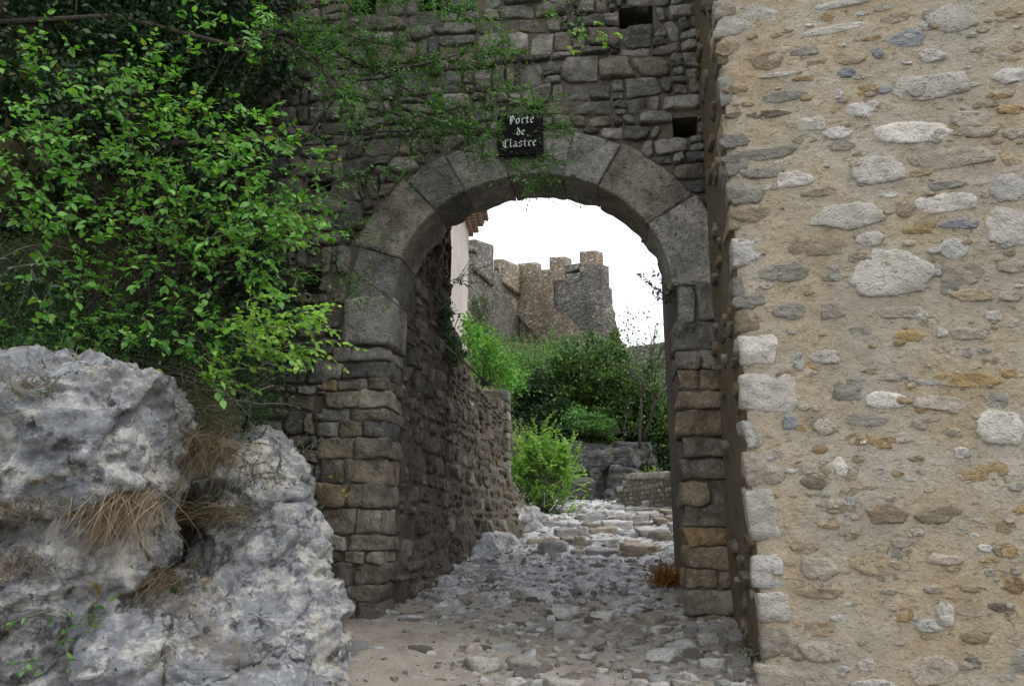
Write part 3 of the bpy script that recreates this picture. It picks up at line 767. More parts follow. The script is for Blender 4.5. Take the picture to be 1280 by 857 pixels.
for word, ypx, xa, xb, hs in (('Porte', 161, 637.5, 670, .054), ('de', 174.5, 647, 658.5, .05), ('Clastre', 190, 630, 673, .054)):
    J, w = strokes_mesh(word, 1.0)
    ua, v_ = g_uv(xa, ypx); ub, _ = g_uv(xb, ypx); s = (ub - ua) / w
    me = J.mesh('lettering', False)
    obj('lettering', me, M['letter'], plq, None, T(ua - pc[0], -.0102, v_ - pc[1]) @ Matrix.Diagonal((s, 1, max(s, .045), 1)))

# ------------------------------------------------------------------ the passage wall running up the path
FRP = frame(GO + GU * (UL - .02), GD, -GU)
pw = empty('passage_wall', FRP, 'dark rough rubble wall running up beside the path behind the arch', 'wall')
PWX = [TH + .02, 2.2, 2.45, 2.7, 3.3, 4.0, 5.0, 5.7, 7.4, 7.75]
def pw_top_px(d):
    # top outline read against the wall plane
    return np.interp(d, [0, 2.35, 2.5, 2.62, 2.8, 3.4, 4.4, 5.4, 7.8], [6.4, 6.4, 6.2, 4.45, 4.28, 4.0, 3.75, 3.72, 3.98])
def pw_inside(x, z, s): return z < pw_top_px(x) - s and x < 7.35 - s and x > TH + .03
xs = np.arange(TH + .01, 7.5, .05); ts = np.linspace(0, 1, 110)
X, Tt = np.meshgrid(xs, ts); topz = pw_top_px(X) + .07 * fbm(np.stack([X * 3, 0 * X, 0 * X], -1), 3, 8)
Z0 = .2; Z = Z0 + (topz - Z0) * Tt
P = np.stack([X, 0 * X, Z], -1)
gz_ = np.interp((GO + GU * UL)[1] + X * GD[1], PZY, PZZ)
bulge = .05 * fbm(P * 1.6, 3, 5) + .05 * fbm(P * 5, 3, 6) + .012 * fbm(P * 22, 2, 9) + .5 * sst(gz_ + 1.25 - Z, 0, 1.4) * sst(X, 2.6, 6) + .10 * sst(gz_ + .8 - Z, 0, .9)
ends = np.where((X > 2.35) & (X < 2.7), .05 * fbm(P * 4, 3, 2), 0)
Vf = np.c_[(X + ends).ravel(), -bulge.ravel(), Z.ravel()]
Vb = np.c_[X.ravel(), np.full(X.size, .55), Z.ravel()]
nv, nu = X.shape; gf = grid_faces(nu, nv); off = nu * nv
Fall = [tuple(f) for f in gf] + [tuple(int(i) + off for i in f[::-1]) for f in gf]
top = (nv - 1) * nu
Fall += [(top + i, top + i + 1, off + top + i + 1, off + top + i) for i in range(nu - 1)]
Fall += [(j * nu + nu - 1, off + j * nu + nu - 1, off + (j + 1) * nu + nu - 1, (j + 1) * nu + nu - 1) for j in range(nv - 1)]
Fall += [(j * nu, (j + 1) * nu, off + (j + 1) * nu, off + j * nu) for j in range(nv - 1)]
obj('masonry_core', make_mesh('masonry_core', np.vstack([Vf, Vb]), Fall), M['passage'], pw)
def pw_bulge(x, z):
    p = np.array([[x, 0, z]]); g = np.interp((GO + GU * UL)[1] + x * GD[1], PZY, PZZ)
    return float((.05 * fbm(p * 1.6, 3, 5) + .05 * fbm(p * 5, 3, 6))[0] + .5 * sst(g + 1.25 - z, 0, 1.4) * sst(x, 2.6, 6) + .10 * sst(g + .8 - z, 0, .9))
cells = coursed(TH + .05, 7.3, .7, 5.3, pw_inside, 5, (.07, .24), (.08, .34), .016, .06, None, .5)
cells = [(P, A) + seen_size(P, FRP) for P, A in cells]
cells.sort(key=lambda c: -c[1] / c[3] ** 2)
small = Joiner()
for k, (P, A, vis, d) in enumerate(cells):
    c = P.mean(0); V, F = face_stone(P - c, random.uniform(.004, .045), .12, .02, k + 900, 16 if A > .008 else 10, .3, .08, .14)
    y = -pw_bulge(c[0], c[1])
    if random.random() < .12: continue
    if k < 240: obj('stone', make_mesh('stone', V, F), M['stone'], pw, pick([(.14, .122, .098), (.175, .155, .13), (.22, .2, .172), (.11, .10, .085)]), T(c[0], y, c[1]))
    else: small.add(V + np.array([c[0], y, c[1]]), F)
tag(obj('small_stones', small.mesh('small_stones'), M['brown_chips'], pw), kind='stuff')
# squared stones stacked at the wall's far end
z = 1.5; k = 0
while z < 4.05:
    h = random.uniform(.10, .24)
    w = random.uniform(.34, .5)
    V, F = block(w, .62, h - .015, 6, .2, .012, 300 + k, 5)
    fl = .30 * float(sst(np.array(1.72 + .95 - z), 0, 1.3))
    obj('quoin', make_mesh('quoin', V, F), M['stone'], pw, pick([(.2, .185, .165), (.26, .24, .21), (.17, .16, .145), (.3, .28, .26)]), T(7.52 + random.uniform(-.03, .03) + fl * .3, .22 - fl, z + h / 2)); z += h; k += 1

# ------------------------------------------------------------------ the side wall on the other hand: flush lime mortar
A_R = R(12)
RU = np.array([math.cos(A_R), -math.sin(A_R), 0]); RD = np.array([math.sin(A_R), math.cos(A_R), 0])
RO = at(936, 600, 5.43).copy(); RO[2] = 0
FRR = frame(RO, RU, RD)
def r_uv(x, y):
    p = on_plane(x, y, RO, -RD); return float((p - RO) @ RU), float(p[2])
side = empty('building_wall', FRR, 'pale ochre mortared building wall studded with white limestone, its corner beside the arch', 'wall')
s_ = np.r_[np.arange(-1.75, 0, .03), np.arange(0, 3.2, .026), np.linspace(3.2, 9, 20)]
z_ = np.arange(-.6, 8.0, .03)
S, Z = np.meshgrid(s_, z_)
RT = R(8) - A_R                                   # the return runs along the passage direction
rc = .05
X0 = np.where(S < 0, -S * math.sin(RT), S); Y0 = np.where(S < 0, -S * math.cos(RT), 0)
rd = np.exp(-(S / .06) ** 2) * .022
X0 = X0 + rd; Y0 = Y0 + rd
P = np.stack([S, 0 * S, Z], -1)
def mort(P): return .022 * fbm(P * 1.7, 4, 12) + .008 * fbm(P * 9, 3, 14)
dsp = mort(P); d1, d2, _ = worley(P * np.array([22, 1, 22]), 3); dsp = dsp + .004 * (.5 - d1)
wgt = sst(S, -.1, .1)
Vr = np.c_[(X0 - dsp * (1 - wgt)).ravel(), (Y0 - dsp * wgt).ravel(), Z.ravel()]
nu, nv = len(s_), len(z_); N0 = nu * nv
Vr = np.vstack([Vr, [[9, 5, -.6], [9, 5, 8.0], [.1, 5, -.6], [.1, 5, 8.0]]])
Fr = [tuple(f) for f in grid_faces(nu, nv)]
Fr += [tuple([(nv - 1) * nu + i for i in range(nu)] + [N0 + 1, N0 + 3])]
Fr += [tuple([j * nu + nu - 1 for j in range(nv)][::-1] + [N0, N0 + 1][:0] + [N0, N0 + 1])] if False else []
Fr += [(nu - 1, N0, N0 + 1, N0 - 1), (N0, N0 + 2, N0 + 3, N0 + 1)]
mf = obj('mortar_face', make_mesh('mortar_face', Vr, Fr), M['mortar'], side); mf.data.materials.append(M['mortar_brown'])
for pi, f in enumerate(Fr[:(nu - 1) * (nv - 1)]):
    if s_[pi % (nu - 1)] < -.05 - .05 * math.sin(pi // (nu - 1) * .17): mf.data.polygons[pi].material_index = 1  # the return beside the arch takes the darker brown mortar
CLS = {'w': [(.56, .52, .46), (.5, .475, .435), (.6, .555, .495)], 'p': [(.42, .36, .29), (.4, .35, .285)], 'g': [(.31, .285, .24), (.28, .26, .225)], 'b': [(.29, .295, .305), (.25, .257, .27)],
       'o': [(.37, .26, .13), (.34, .25, .135)], 't': [(.35, .28, .185), (.33, .27, .19)], 'd': [(.22, .18, .135), (.25, .19, .13)]}
ST1 = """380 10 150 40 w;345 75 200 45 w;660 45 125 85 w;545 100 85 55 b;610 140 65 40 w;520 45 80 40 t;800 35 65 40 t;455 97 60 14 o;100 120 60 40 t;200 150 80 50 d;290 130 75 30 g
405 140 85 50 t;472 133 28 28 b;390 183 50 30 b;545 157 28 14 w;610 218 190 90 w;800 190 90 55 w;820 115 40 30 t;445 225 65 35 o;490 222 30 28 b;285 198 60 18 o;225 188 90 22 w;375 235 22 28 w
435 272 80 50 w;305 310 85 42 w;372 330 75 40 w;555 330 205 80 w;705 297 85 50 p;805 275 65 30 o;720 330 110 35 p;815 335 60 30 p;660 395 200 70 p;815 385 70 60 t;475 425 140 85 w;265 450 95 50 w
640 462 90 30 g;795 470 95 70 w;640 505 155 65 w;540 520 40 50 t;400 540 175 75 w;680 557 95 32 b;570 575 80 22 o;800 565 95 110 w;455 595 70 40 w;660 622 70 55 w;325 615 160 55 t;500 675 225 120 w
690 680 110 65 p;805 665 65 40 p;235 680 130 55 g;365 680 30 40 g;705 735 100 35 t;365 775 75 45 p;535 778 120 35 p;760 785 40 30 w;550 835 70 35 o;632 830 30 25 w;250 775 80 50 g;190 432 110 40 g
185 385 190 50 g;145 488 90 50 g;180 535 140 50 t;170 285 170 36 d;240 240 110 36 g;115 350 70 40 g;330 480 90 26 t;120 225 70 30 t;740 262 60 20 t;770 240 60 22 o;430 640 60 24 t;600 40 34 30 g
720 120 40 30 p;580 430 50 24 t;150 750 90 36 g;430 830 60 40 g;700 830 110 40 p;800 740 60 30 p"""
ST2 = """270 62 25 50 w;335 52 75 35 w;250 210 38 38 b;395 130 80 60 g;485 157 95 48 w;525 98 100 30 g;625 165 155 42 p;755 158 65 40 g;685 108 145 42 o;790 95 35 30 o;520 17 30 16 o;685 40 20 30 g
765 222 130 85 w;335 222 65 40 p;440 205 115 34 g;570 213 35 30 p;530 250 50 25 p;325 277 35 25 o;460 258 35 22 o;655 237 35 22 p;672 287 40 30 w;720 330 125 48 o;300 325 55 26 p;310 360 65 33 d
372 318 32 50 w;805 370 40 25 g;430 378 110 28 t;345 412 70 20 g;490 435 90 50 d;610 437 135 45 t;815 425 35 22 o;345 458 60 30 t;515 508 40 22 p;285 515 80 35 t;630 547 90 25 p;740 548 55 14 o
455 560 110 65 t;320 568 90 60 p;490 627 45 15 p;800 610 50 40 o;330 630 110 25 t;765 665 60 24 d;590 710 65 35 w;630 680 35 60 w;710 735 90 32 t;325 715 80 36 t;325 772 95 50 p
455 852 110 20 w;440 805 45 30 w;590 820 140 60 p;790 800 100 90 g;520 680 60 40 o;700 800 40 30 g;390 490 60 22 t;560 300 40 18 t;740 120 20 16 p;600 620 50 20 p;420 300 30 20 t;560 480 36 18 p;700 620 60 20 t"""
k = 0
for txt, zx, oy in ((ST1, 1.993, 0), (ST2, 1.962, 420)):
    for it in txt.replace('\n', ';').split(';'):
        a = it.split(); cx, cy, w, h = [float(v) for v in a[:4]]
        x, y = 860 + cx / zx, oy + cy / zx; wp, hp = w / zx * 1.05, h / zx * 1.08
        u, v = r_uv(x, y); u0, v0 = r_uv(x - wp / 2, y + hp / 2); u1, v1 = r_uv(x + wp / 2, y - hp / 2)
        W, H = max(.03, u1 - u0), max(.03, v1 - v0); r = np.random.RandomState(k + 50)
        npt = r.randint(6, 10); th = np.sort(np.linspace(0, 2 * math.pi, npt, endpoint=False) + r.uniform(-.25, .25, npt))
        cs, sn = np.cos(th), np.sin(th); e = 3.2
        q = 1 / (np.abs(cs) ** e + np.abs(sn) ** e) ** (1 / e); q *= r.uniform(.82, 1.12, npt)
        P = np.c_[q * cs * W / 2, q * sn * H / 2]
        dsp = float(mort(np.array([[u, 0, v]]))[0])
        flush = .006 if a[4] in 'wp' else .001
        V, F = face_stone(P, flush + r.uniform(.001, .010), .08, .010, k + 50, 40 if W > .12 else 24, .05, .09)
        rotm = Matrix.Rotation(r.uniform(-.1, .1), 4, 'Y')
        random.seed(k); obj('stone', make_mesh('stone', V, F), M['pale_stone'], side, pick(CLS[a[4]]), T(u, -dsp, v) @ rotm); k += 1
for it in range(150):                                 # stones that barely show through the mortar
    r = np.random.RandomState(9000 + it); x, y = r.uniform(905, 1275), r.uniform(5, 850); u, v = r_uv(x, y)
    if u < .12: continue
    W, H = r.uniform(.08, .26), r.uniform(.04, .11); npt = r.randint(5, 9); th = np.linspace(0, 2 * math.pi, npt, endpoint=False) + r.uniform(-.3, .3, npt)
    q = r.uniform(.8, 1.12, npt); V, F = face_stone(np.c_[q * np.cos(th) * W / 2, q * np.sin(th) * H / 2], r.uniform(-.004, .004), .08, .008, 9000 + it, 26, .05, .10)
    random.seed(it); obj('stone', make_mesh('stone', V, F), M['pale_stone'], side, pick(CLS[r.choice(list('ttpgpo'))]), T(u, -float(mort(np.array([[u, 0, v]]))[0]), v))
for it in range(60):                                  # stones in the return beside the arch
    r = np.random.RandomState(12000 + it); yy, v = r.uniform(.12, 1.3), r.uniform(.5, 7.2); W, H = r.uniform(.10, .34), r.uniform(.06, .16); npt = r.randint(5, 9)
    th = np.linspace(0, 2 * math.pi, npt, endpoint=False) + r.uniform(-.3, .3, npt); q = r.uniform(.8, 1.15, npt)
    V, F = face_stone(np.c_[q * np.cos(th) * W / 2, q * np.sin(th) * H / 2], r.uniform(.01, .035), .08, .012, 12000 + it, 18, .1, .08)
    random.seed(it); obj('stone', make_mesh('stone', V, F), M['stone'], side, pick(BROWN + [(.28, .25, .2)]), T(-yy * math.sin(RT) * -1 - .01, yy, v) @ Matrix.Rotation(-math.pi / 2, 4, 'Z'))
random.seed(99)
small = Joiner()
for i in range(260):                                  # chips showing through the mortar
    u, v = RS.uniform(.05, 2.6), RS.uniform(.2, 5.6); s = RS.uniform(.012, .04); npt = 6
    th = np.linspace(0, 2 * math.pi, npt, endpoint=False); q = RS.uniform(.7, 1.2, npt)
    V, F = face_stone(np.c_[q * np.cos(th) * s * 1.5, q * np.sin(th) * s * .8], RS.uniform(.004, .014), .04, .006, i, 9, .1, .1)
    small.add(V + np.array([u, -float(mort(np.array([[u, 0, v]]))[0]), v]), F)
tag(obj('stone_chips', small.mesh('stone_chips'), M['pale_chips'], side), kind='stuff')
for i, (cx, cy, w, h, cl) in enumerate([(896, 12, 26, 22, 'w'), (928, 24, 88, 36, 'w'), (899, 66, 22, 30, 'd'), (906, 112, 30, 30, 'g'), (905, 160, 24, 34, 't'), (912, 205, 34, 28, 'g'), (910, 240, 26, 24, 'g'), (930, 313, 40, 33, 'w'), (922, 270, 36, 26, 't'),
        (938, 360, 52, 28, 'g'), (946, 437, 50, 31, 'w'), (936, 402, 34, 22, 't'), (960, 490, 66, 42, 'w'), (938, 541, 24, 34, 'w'), (962, 583, 58, 40, 'w'), (951, 643, 36, 66, 'w'), (961, 714, 40, 38, 'w'), (969, 758, 42, 34, 'w'),
        (969, 804, 38, 38, 'p'), (998, 846, 108, 32, 'p'), (1000, 812, 20, 22, 'p')]):
    u, v = r_uv(cx, cy); u0, _ = r_uv(cx - w / 2, cy); u1, _ = r_uv(cx + w / 2, cy); v1 = r_uv(cx, cy - h / 2)[1]; v0 = r_uv(cx, cy + h / 2)[1]
    u = u + max(0, .5 * (u1 - u0) * 1.04 - u) * .9; V, F = block((u1 - u0) * 1.04, .34, (v1 - v0) * 1.12, 14, .6, .02, 700 + i, 8, .15)
    obj('corner_stone', make_mesh('corner_stone', V, F), M['pale_stone'], side, tuple(.86 * c_ for c_ in pick(CLS[cl] + CLS['p'] if cl == 'w' else CLS[cl])), T(u - .014 + random.uniform(-.012, .012), .16 + random.uniform(-.004, .010) + (.0 if cl in 'wp' else .012), v) @ Matrix.Rotation(random.uniform(-.12, .12), 4, 'Y'))
# ==PART3==
# ------------------------------------------------------------------ rock outcrop
def ridged(P, o, k): return sum((.5 ** i) * (1 - 2 * np.abs(noise(P * 2 ** i + 9.1 * i, k + i)) * 1.4) for i in range(o))
def rock_disp(k, a=1.0, fine=1.0):
    def fn(co, no):
        P = co + .2 * np.stack([fbm(co * 1.3, 2, k + 1), fbm(co * 1.3, 2, k + 2), fbm(co * 1.3, 2, k + 3)], -1)
        B = np.stack([P[:, 0] * .8 + P[:, 2] * .6, P[:, 1], (P[:, 2] * .8 - P[:, 0] * .6) * 1.9], -1)      # tilted bedding
        d1, d2, idv = worley(B * 2.1, k); e1, e2, ide = worley(B * 6.5 + 5, k + 2)
        h = .14 * fbm(co * .9, 3, k) + .10 * idv * sst(d2 - d1, 0, .10) + .04 * ridged(B * 2.4, 3, k + 4)
        h = h + fine * (.034 * ide * sst(e2 - e1, 0, .10) + .03 * ridged(B * 8, 3, k + 8) - .03 * sst(noise(P * 5.2, k + 11), .18, .34))
        return no * (h * a)[:, None]
    return fn
def lump(x, y, Y, rad, rz=0, sq=.3): return (at(x, y, Y), rad, rz, sq)
rock_me = displace(remesh([lump(85, 545, 4.8, (.66, .6, .42), .15, .6), lump(-20, 600, 4.8, (.7, .6, .42), .1, .5), lump(10, 730, 4.85, (.68, .5, .62), 0, .3), lump(90, 650, 5.1, (.5, .5, .5), 0, .3), lump(318, 668, 6.2, (.27, .5, .80), -.2, .1), lump(340, 745, 6.0, (.36, .5, .55), 0, .1), lump(290, 740, 6.1, (.4, .4, .5), 0, .2),
                           lump(325, 820, 5.75, (.55, .6, .62), -.2, .15), lump(215, 850, 5.25, (.62, .5, .52), 0, .2), lump(110, 870, 5.0, (.6, .5, .5), 0, .2), lump(-190, 680, 5.2, (1.3, 1.0, .9), 0, .3), lump(150, 930, 5.3, (1.5, .7, .6), 0, .2), lump(-60, 540, 6.0, (1.4, .8, .5), 0, .2)], .021, 'rock'), rock_disp(31, .8))
tag(obj('rock_outcrop', rock_me, M['rock']), 'pocked grey and white limestone outcrop with black patches below the leafy shrub', 'rock', kind='thing')
cliff_me = displace(remesh([lump(235, 660, 6.4, (.85, .4, .75), 0, .2), lump(150, 530, 6.4, (1.0, .4, .6), 0, .2), ((-5.0, 7.6, 2.2), (2.2, 1.9, 4.6), 0, .3), ((-7.6, 6.4, 1.5), (2.4, 2.2, 4.6), 0, .3), ((-5.4, 8.6, 6.0), (2.6, 1.6, 4.5), 0, .3), ((-9, 7.5, 5.0), (3, 2.4, 4.5), 0, .3)], .1, 'cliff'), lambda co, no: rock_disp(12, 2.0)(co, no) * sst(np.hypot(co[:, 0] + 1.9, co[:, 1] - 6.2), 1.0, 2.2)[:, None])
tag(obj('hillside_bank', cliff_me, M['hill']), kind='structure')

# ------------------------------------------------------------------ plants: makers
OV = leaf_template(.62, 'ovate'); OVN = leaf_template(.4, 'ovate'); DM = leaf_template(.75, 'diamond'); DMN = leaf_template(.34, 'diamond'); HX = leaf_template(.42, 'hex')
def twigs(anchors, mean, spread, length, nleaf, size, r, droop=.35, splay=.8, up=(0, -.45, 1)):
    """leafy shoots; returns stem polylines and leaf position, direction, up, size"""
    st, P, D, U, S = [], [], [], [], []
    for a in anchors:
        d = np.array(mean, float) + r.normal(size=3) * spread; d /= np.linalg.norm(d); L = length * r.uniform(.5, 1.4)
        m = 5; pts = [np.array(a, float)]; cur = d.copy()
        for i in range(m):
            cur = cur + np.array([0, 0, -droop / m]) + r.normal(size=3) * .12; cur /= np.linalg.norm(cur); pts.append(pts[-1] + cur * L / m)
        pts = np.array(pts); st.append(pts); nl = max(3, int(nleaf * r.uniform(.6, 1.3)))
        for i in range(nl):
            t = (.12 + .88 * (i + r.uniform(0, .8)) / nl) * m; k = min(m - 1, int(t)); f = t - k
            p = pts[k] * (1 - f) + pts[k + 1] * f; ax = pts[k + 1] - pts[k]; ax = ax / np.linalg.norm(ax)
            sd_ = np.cross(ax, (0, 0, 1)); sd_ = sd_ / (np.linalg.norm(sd_) + 1e-6) * (1 if i % 2 else -1)
            dd = ax * .5 + sd_ * splay * r.uniform(.5, 1.2) + r.normal(size=3) * .28 + np.array([0, 0, -.12])
            if i == nl - 1: dd = ax
            P.append(p); D.append(dd); U.append(np.array(up) + r.normal(size=3) * .5); S.append(size * r.uniform(.4, 1.35) * (1 - .3 * (i / nl)))
    return st, np.array(P), np.array(D), np.array(U), np.array(S)
def stems(J, st, r0=.004, r1=.0012):
    for p in st: tube(J, p, r0, r1, 4)
def root_empty(name, loc, label, cat, group=None):
    return empty(name, T(*loc), label, cat, group)
def local(me, loc):
    me.transform(Matrix.Translation((-float(loc[0]), -float(loc[1]), -float(loc[2])))); return me
def lobe_points(lobes, n, r, nclump=40, sig=.16, shell=.45):
    out, odir = [], []
    wts = np.array([l[1][0] * l[1][1] * l[1][2] for l in lobes]) ** .67; wts = wts / wts.sum()
    for (c, rad), w in zip(lobes, wts):
        k = max(6, int(nclump * w * len(lobes))); dd = rand_dirs(k, r); rr = (shell + (1 - shell) * r.rand(k) ** .6)[:, None]
        rr *= (1 + .22 * r.normal(size=(k, 1))).clip(.6, 1.35)
        cc = dd * rr; nn = int(n * w); j = r.randint(0, k, nn)
        p = cc[j] + r.normal(size=(nn, 3)) * sig * r.uniform(.5, 1.4, (k, 1))[j]
        out.append(np.array(c) + p * np.array(rad)); odir.append(dd[j] * .7 + r.normal(size=(nn, 3)) * .6)
    return np.vstack(out), np.vstack(odir)
def bush(name, label, mat, lobes, n, size, tmpl, base, seed, cat='bush', nclump=40, sig=.16, group=None, nstem=9, bark='bark', upw=.8, shell=.45, stem_r=.03):
    r = np.random.RandomState(seed)
    P, D = lobe_points(lobes, n, r, nclump, sig, shell); D[:, 2] += .25
    U = r.normal(size=P.shape) * .6 + np.array([0, -.3, upw])
    root = root_empty(name, base, label, cat, group)
    me = leaves_mesh('foliage', P, D, U, size * r.uniform(.55, 1.3, len(P)), tmpl)
    tag(obj('foliage', local(me, base), mat, root), kind='stuff')
    J = Joiner(); b = np.array(base, float)
    for k in range(nstem):
        t = P[r.randint(len(P))]; mid = b * .45 + t * .55 + r.normal(size=3) * .12 * np.linalg.norm(t - b) + np.array([0, 0, .05])
        q0 = b + r.normal(size=3) * np.array([.06, .06, 0]); pts = [q0 * (1 - u) ** 2 + 2 * mid * u * (1 - u) + t * u * u for u in np.linspace(0, 1, 8)]
        tube(J, pts, stem_r, stem_r * .15, 5)
    tag(obj('stems', local(J.mesh('stems'), base), M[bark], root), kind='stuff')
    return root
def grass_tuft(name, label, mat, base, n, length, spread, seed, lean=(0, 0, 0), width=.0035, cat='grass', group=None, droop=1.0):
    r = np.random.RandomState(seed); V, F = [], []
    for i in range(n):
        b = r.normal(size=3) * np.array([spread, spread * .6, spread * .35]); d = np.array([r.normal() * .5, r.normal() * .4 - .25, .9]) + np.array(lean); d /= np.linalg.norm(d)
        L = length * r.uniform(.35, 1.2); sd_ = np.cross(d, r.normal(size=3)); sd_ /= np.linalg.norm(sd_); p = b.copy(); o = len(V); m = 5
        for k in range(m):
            w = width * (1 - k / (m - .6)); V += [p - sd_ * w, p + sd_ * w]; d = d + np.array([0, 0, -.22 * droop]) + r.normal(size=3) * .10; d /= np.linalg.norm(d); p = p + d * L / m
        F += [(o + 2 * k, o + 2 * k + 1, o + 2 * k + 3, o + 2 * k + 2) for k in range(m - 1)]
    o_ = obj(name, make_mesh(name, np.array(V), F, False), mat, None, None, T(*base))
    return tag(o_, label, cat, group, 'thing')
def shoots(name, label, mat, base, mean, n, length, nleaf, size, tmpl, seed, cat='plant', spread=.35, jit=.05, group=None, droop=.3, bark='bark_pale'):
    r = np.random.RandomState(seed); base = np.array(base, float)
    an = base + r.normal(size=(n, 3)) * jit
    st, P, D, U, S = twigs(an, mean, spread, length, nleaf, size, r, droop)
    root = root_empty(name, base, label, cat, group); J = Joiner(); stems(J, st)
    tag(obj('stems', local(J.mesh('stems'), base), M[bark], root), kind='stuff')
    tag(obj('foliage', local(leaves_mesh('foliage', P, D, U, S, tmpl), base), mat, root), kind='stuff')
    return root

from mathutils.bvhtree import BVHTree
_bm = bmesh.new(); _bm.from_mesh(rock_me); ROCK = BVHTree.FromBMesh(_bm); _bm.free()
def on_rock(x, y, Y):
    d = Vector(ray(x, y)).normalized(); h = ROCK.ray_cast(Vector(CAM), d)
    return np.array(h[0]) - .03 * np.array(d) if h[0] is not None else at(x, y, Y)

def twig_bush(name, label, mat, lobes, ntw, length, nleaf, size, tmpl, base, seed, cat='bush', mean=(0, -.1, .8), spread=.55, bark='bark_pale', stem_r=.012, droop=.3):
    r = np.random.RandomState(seed); base = np.array(base, float)
    an, D0 = lobe_points(lobes, ntw, r, max(20, ntw // 5), .22, .05)
    st, P, D, U, S = twigs(an, mean, spread, length, nleaf, size, r, droop)
    root = root_empty(name, base, label, cat); J = Joiner(); stems(J, st, .006, .002)
    for t in an[::7]:
        mid = base * .45 + t * .55 + r.normal(size=3) * .08; tube(J, [base * (1 - u) ** 2 + 2 * mid * u * (1 - u) + t * u * u for u in np.linspace(0, 1, 6)], stem_r, stem_r * .4, 4)
    tag(obj('stems', local(J.mesh('stems'), base), M[bark], root), kind='stuff')
    tag(obj('foliage', local(leaves_mesh('foliage', P, D, U, S, tmpl), base), mat, root), kind='stuff')
    return root

# ------------------------------------------------------------------ shrub on the rock (broad fresh leaves)
r = np.random.RandomState(3)
CL = [(60, 165, 90, 80, 70), (150, 105, 75, 45, 36), (140, 255, 120, 70, 90), (290, 195, 70, 50, 44), (255, 275, 80, 60, 56), (330, 290, 60, 40, 40), (345, 165, 40, 25, 16), (95, 345, 60, 45, 36), (40, 230, 60, 60, 36),
      (210, 330, 90, 40, 46), (300, 40, 60, 40, 20), (30, 60, 50, 40, 14), (190, 190, 80, 60, 50), (205, 90, 60, 40, 22), (30, 300, 50, 60, 22), (250, 150, 60, 40, 30), (360, 270, 40, 30, 26), (385, 215, 25, 30, 10), (330, 230, 50, 40, 30), (310, 340, 50, 40, 26), (120, 395, 60, 25, 22), (230, 400, 50, 25, 22), (60, 430, 70, 25, 22), (170, 425, 60, 20, 18), (255, 440, 40, 30, 18)]
an = []
for cx, cy, rx, ry, n in CL:
    for _ in range(int(n * .8)):
        x, y = cx + r.normal() * rx * .48, cy + r.normal() * ry * .46
        an.append(at(x, y, r.uniform(4.6, 5.7)))
st, P, D, U, S = twigs(an, (.35, -.55, .05), .55, .26, 9, .066, r, .5)
base = at(120, 470, 6.0)
sh = root_empty('leafy_shrub', base, 'broad-leaved bright green shrub overhanging the pale limestone outcrop', 'shrub')
J = Joiner(); stems(J, st, .0035, .001)
for k in range(60):
    t = an[r.randint(len(an))]; b0 = base + r.normal(size=3) * np.array([.7, .25, .1]); mid = b0 * .4 + t * .6 + r.normal(size=3) * .22 + np.array([0, .15, .1])
    tube(J, [b0 * (1 - u) ** 2 + 2 * mid * u * (1 - u) + t * u * u for u in np.linspace(0, 1, 9)], r.uniform(.006, .014), .002, 5)
obj('stems', local(J.mesh('stems'), base), M['bark'], sh)
tag(obj('foliage', local(leaves_mesh('foliage', P, D, U, S, OV), base), M['leaf_bright'], sh), kind='stuff')
# the sprays that reach out in front of the wall: leaf by leaf
LV = [make_mesh('leaf', leaf_template(w_, 'ovate')[0] * np.array([1, 1, z_]), leaf_template(w_, 'ovate')[1], False) for w_, z_ in ((.62, 1), (.55, 2.2), (.7, .5), (.6, -1.2))]
an = [at(x, y, Y) for x, y, Y in ((300, 285, 4.9), (320, 300, 4.8), (340, 280, 4.85), (365, 290, 4.8), (380, 272, 4.8), (290, 310, 4.7), (330, 318, 4.75), (270, 290, 4.7), (250, 300, 4.7), (350, 300, 4.7), (300, 260, 4.8), (345, 262, 4.9), (372, 300, 4.9))]
st, P, D, U, S = twigs(an, (.9, -.25, .12), .28, .26, 12, .062, r, .25)
J = Joiner(); stems(J, st, .003, .001); obj('spray_stems', local(J.mesh('spray_stems'), base), M['bark_pale'], sh)
B = rot_basis(D, U)
for i in range(len(P)):
    m3 = B[i] * S[i]; q = P[i] - base
    obj('leaf', LV[i % 4], M['leaf_bright'], sh, None, Matrix([[*m3[0], q[0]], [*m3[1], q[1]], [*m3[2], q[2]], [0, 0, 0, 1]]))
# low bright spray in front of the wall
an = [at(x, y, Y) for x, y, Y in ((285, 405, 4.9), (300, 425, 4.8), (320, 415, 4.7), (330, 435, 4.8), (345, 405, 4.8), (355, 425, 4.7), (270, 460, 4.8), (262, 470, 4.8), (310, 440, 4.7), (370, 400, 4.8), (340, 450, 4.75), (300, 400, 4.9), (385, 410, 4.8), (360, 440, 4.75), (325, 400, 4.7))] * 6
b2 = at(270, 440, 5.3)
st, P, D, U, S = twigs(np.array(an) + r.normal(size=(len(an), 3)) * .05, (.8, -.25, .02), .3, .24, 12, .052, r, .3)
hs = root_empty('hanging_shrub', b2, 'low bright green spray reaching out from the shrub before the arch jamb', 'shrub')
J = Joiner(); stems(J, st, .003, .001); obj('stems', local(J.mesh('stems'), b2), M['bark_pale'], hs)
tag(obj('foliage', local(leaves_mesh('foliage', P, D, U, S, OV), b2), M['leaf_feather'], hs), kind='stuff')

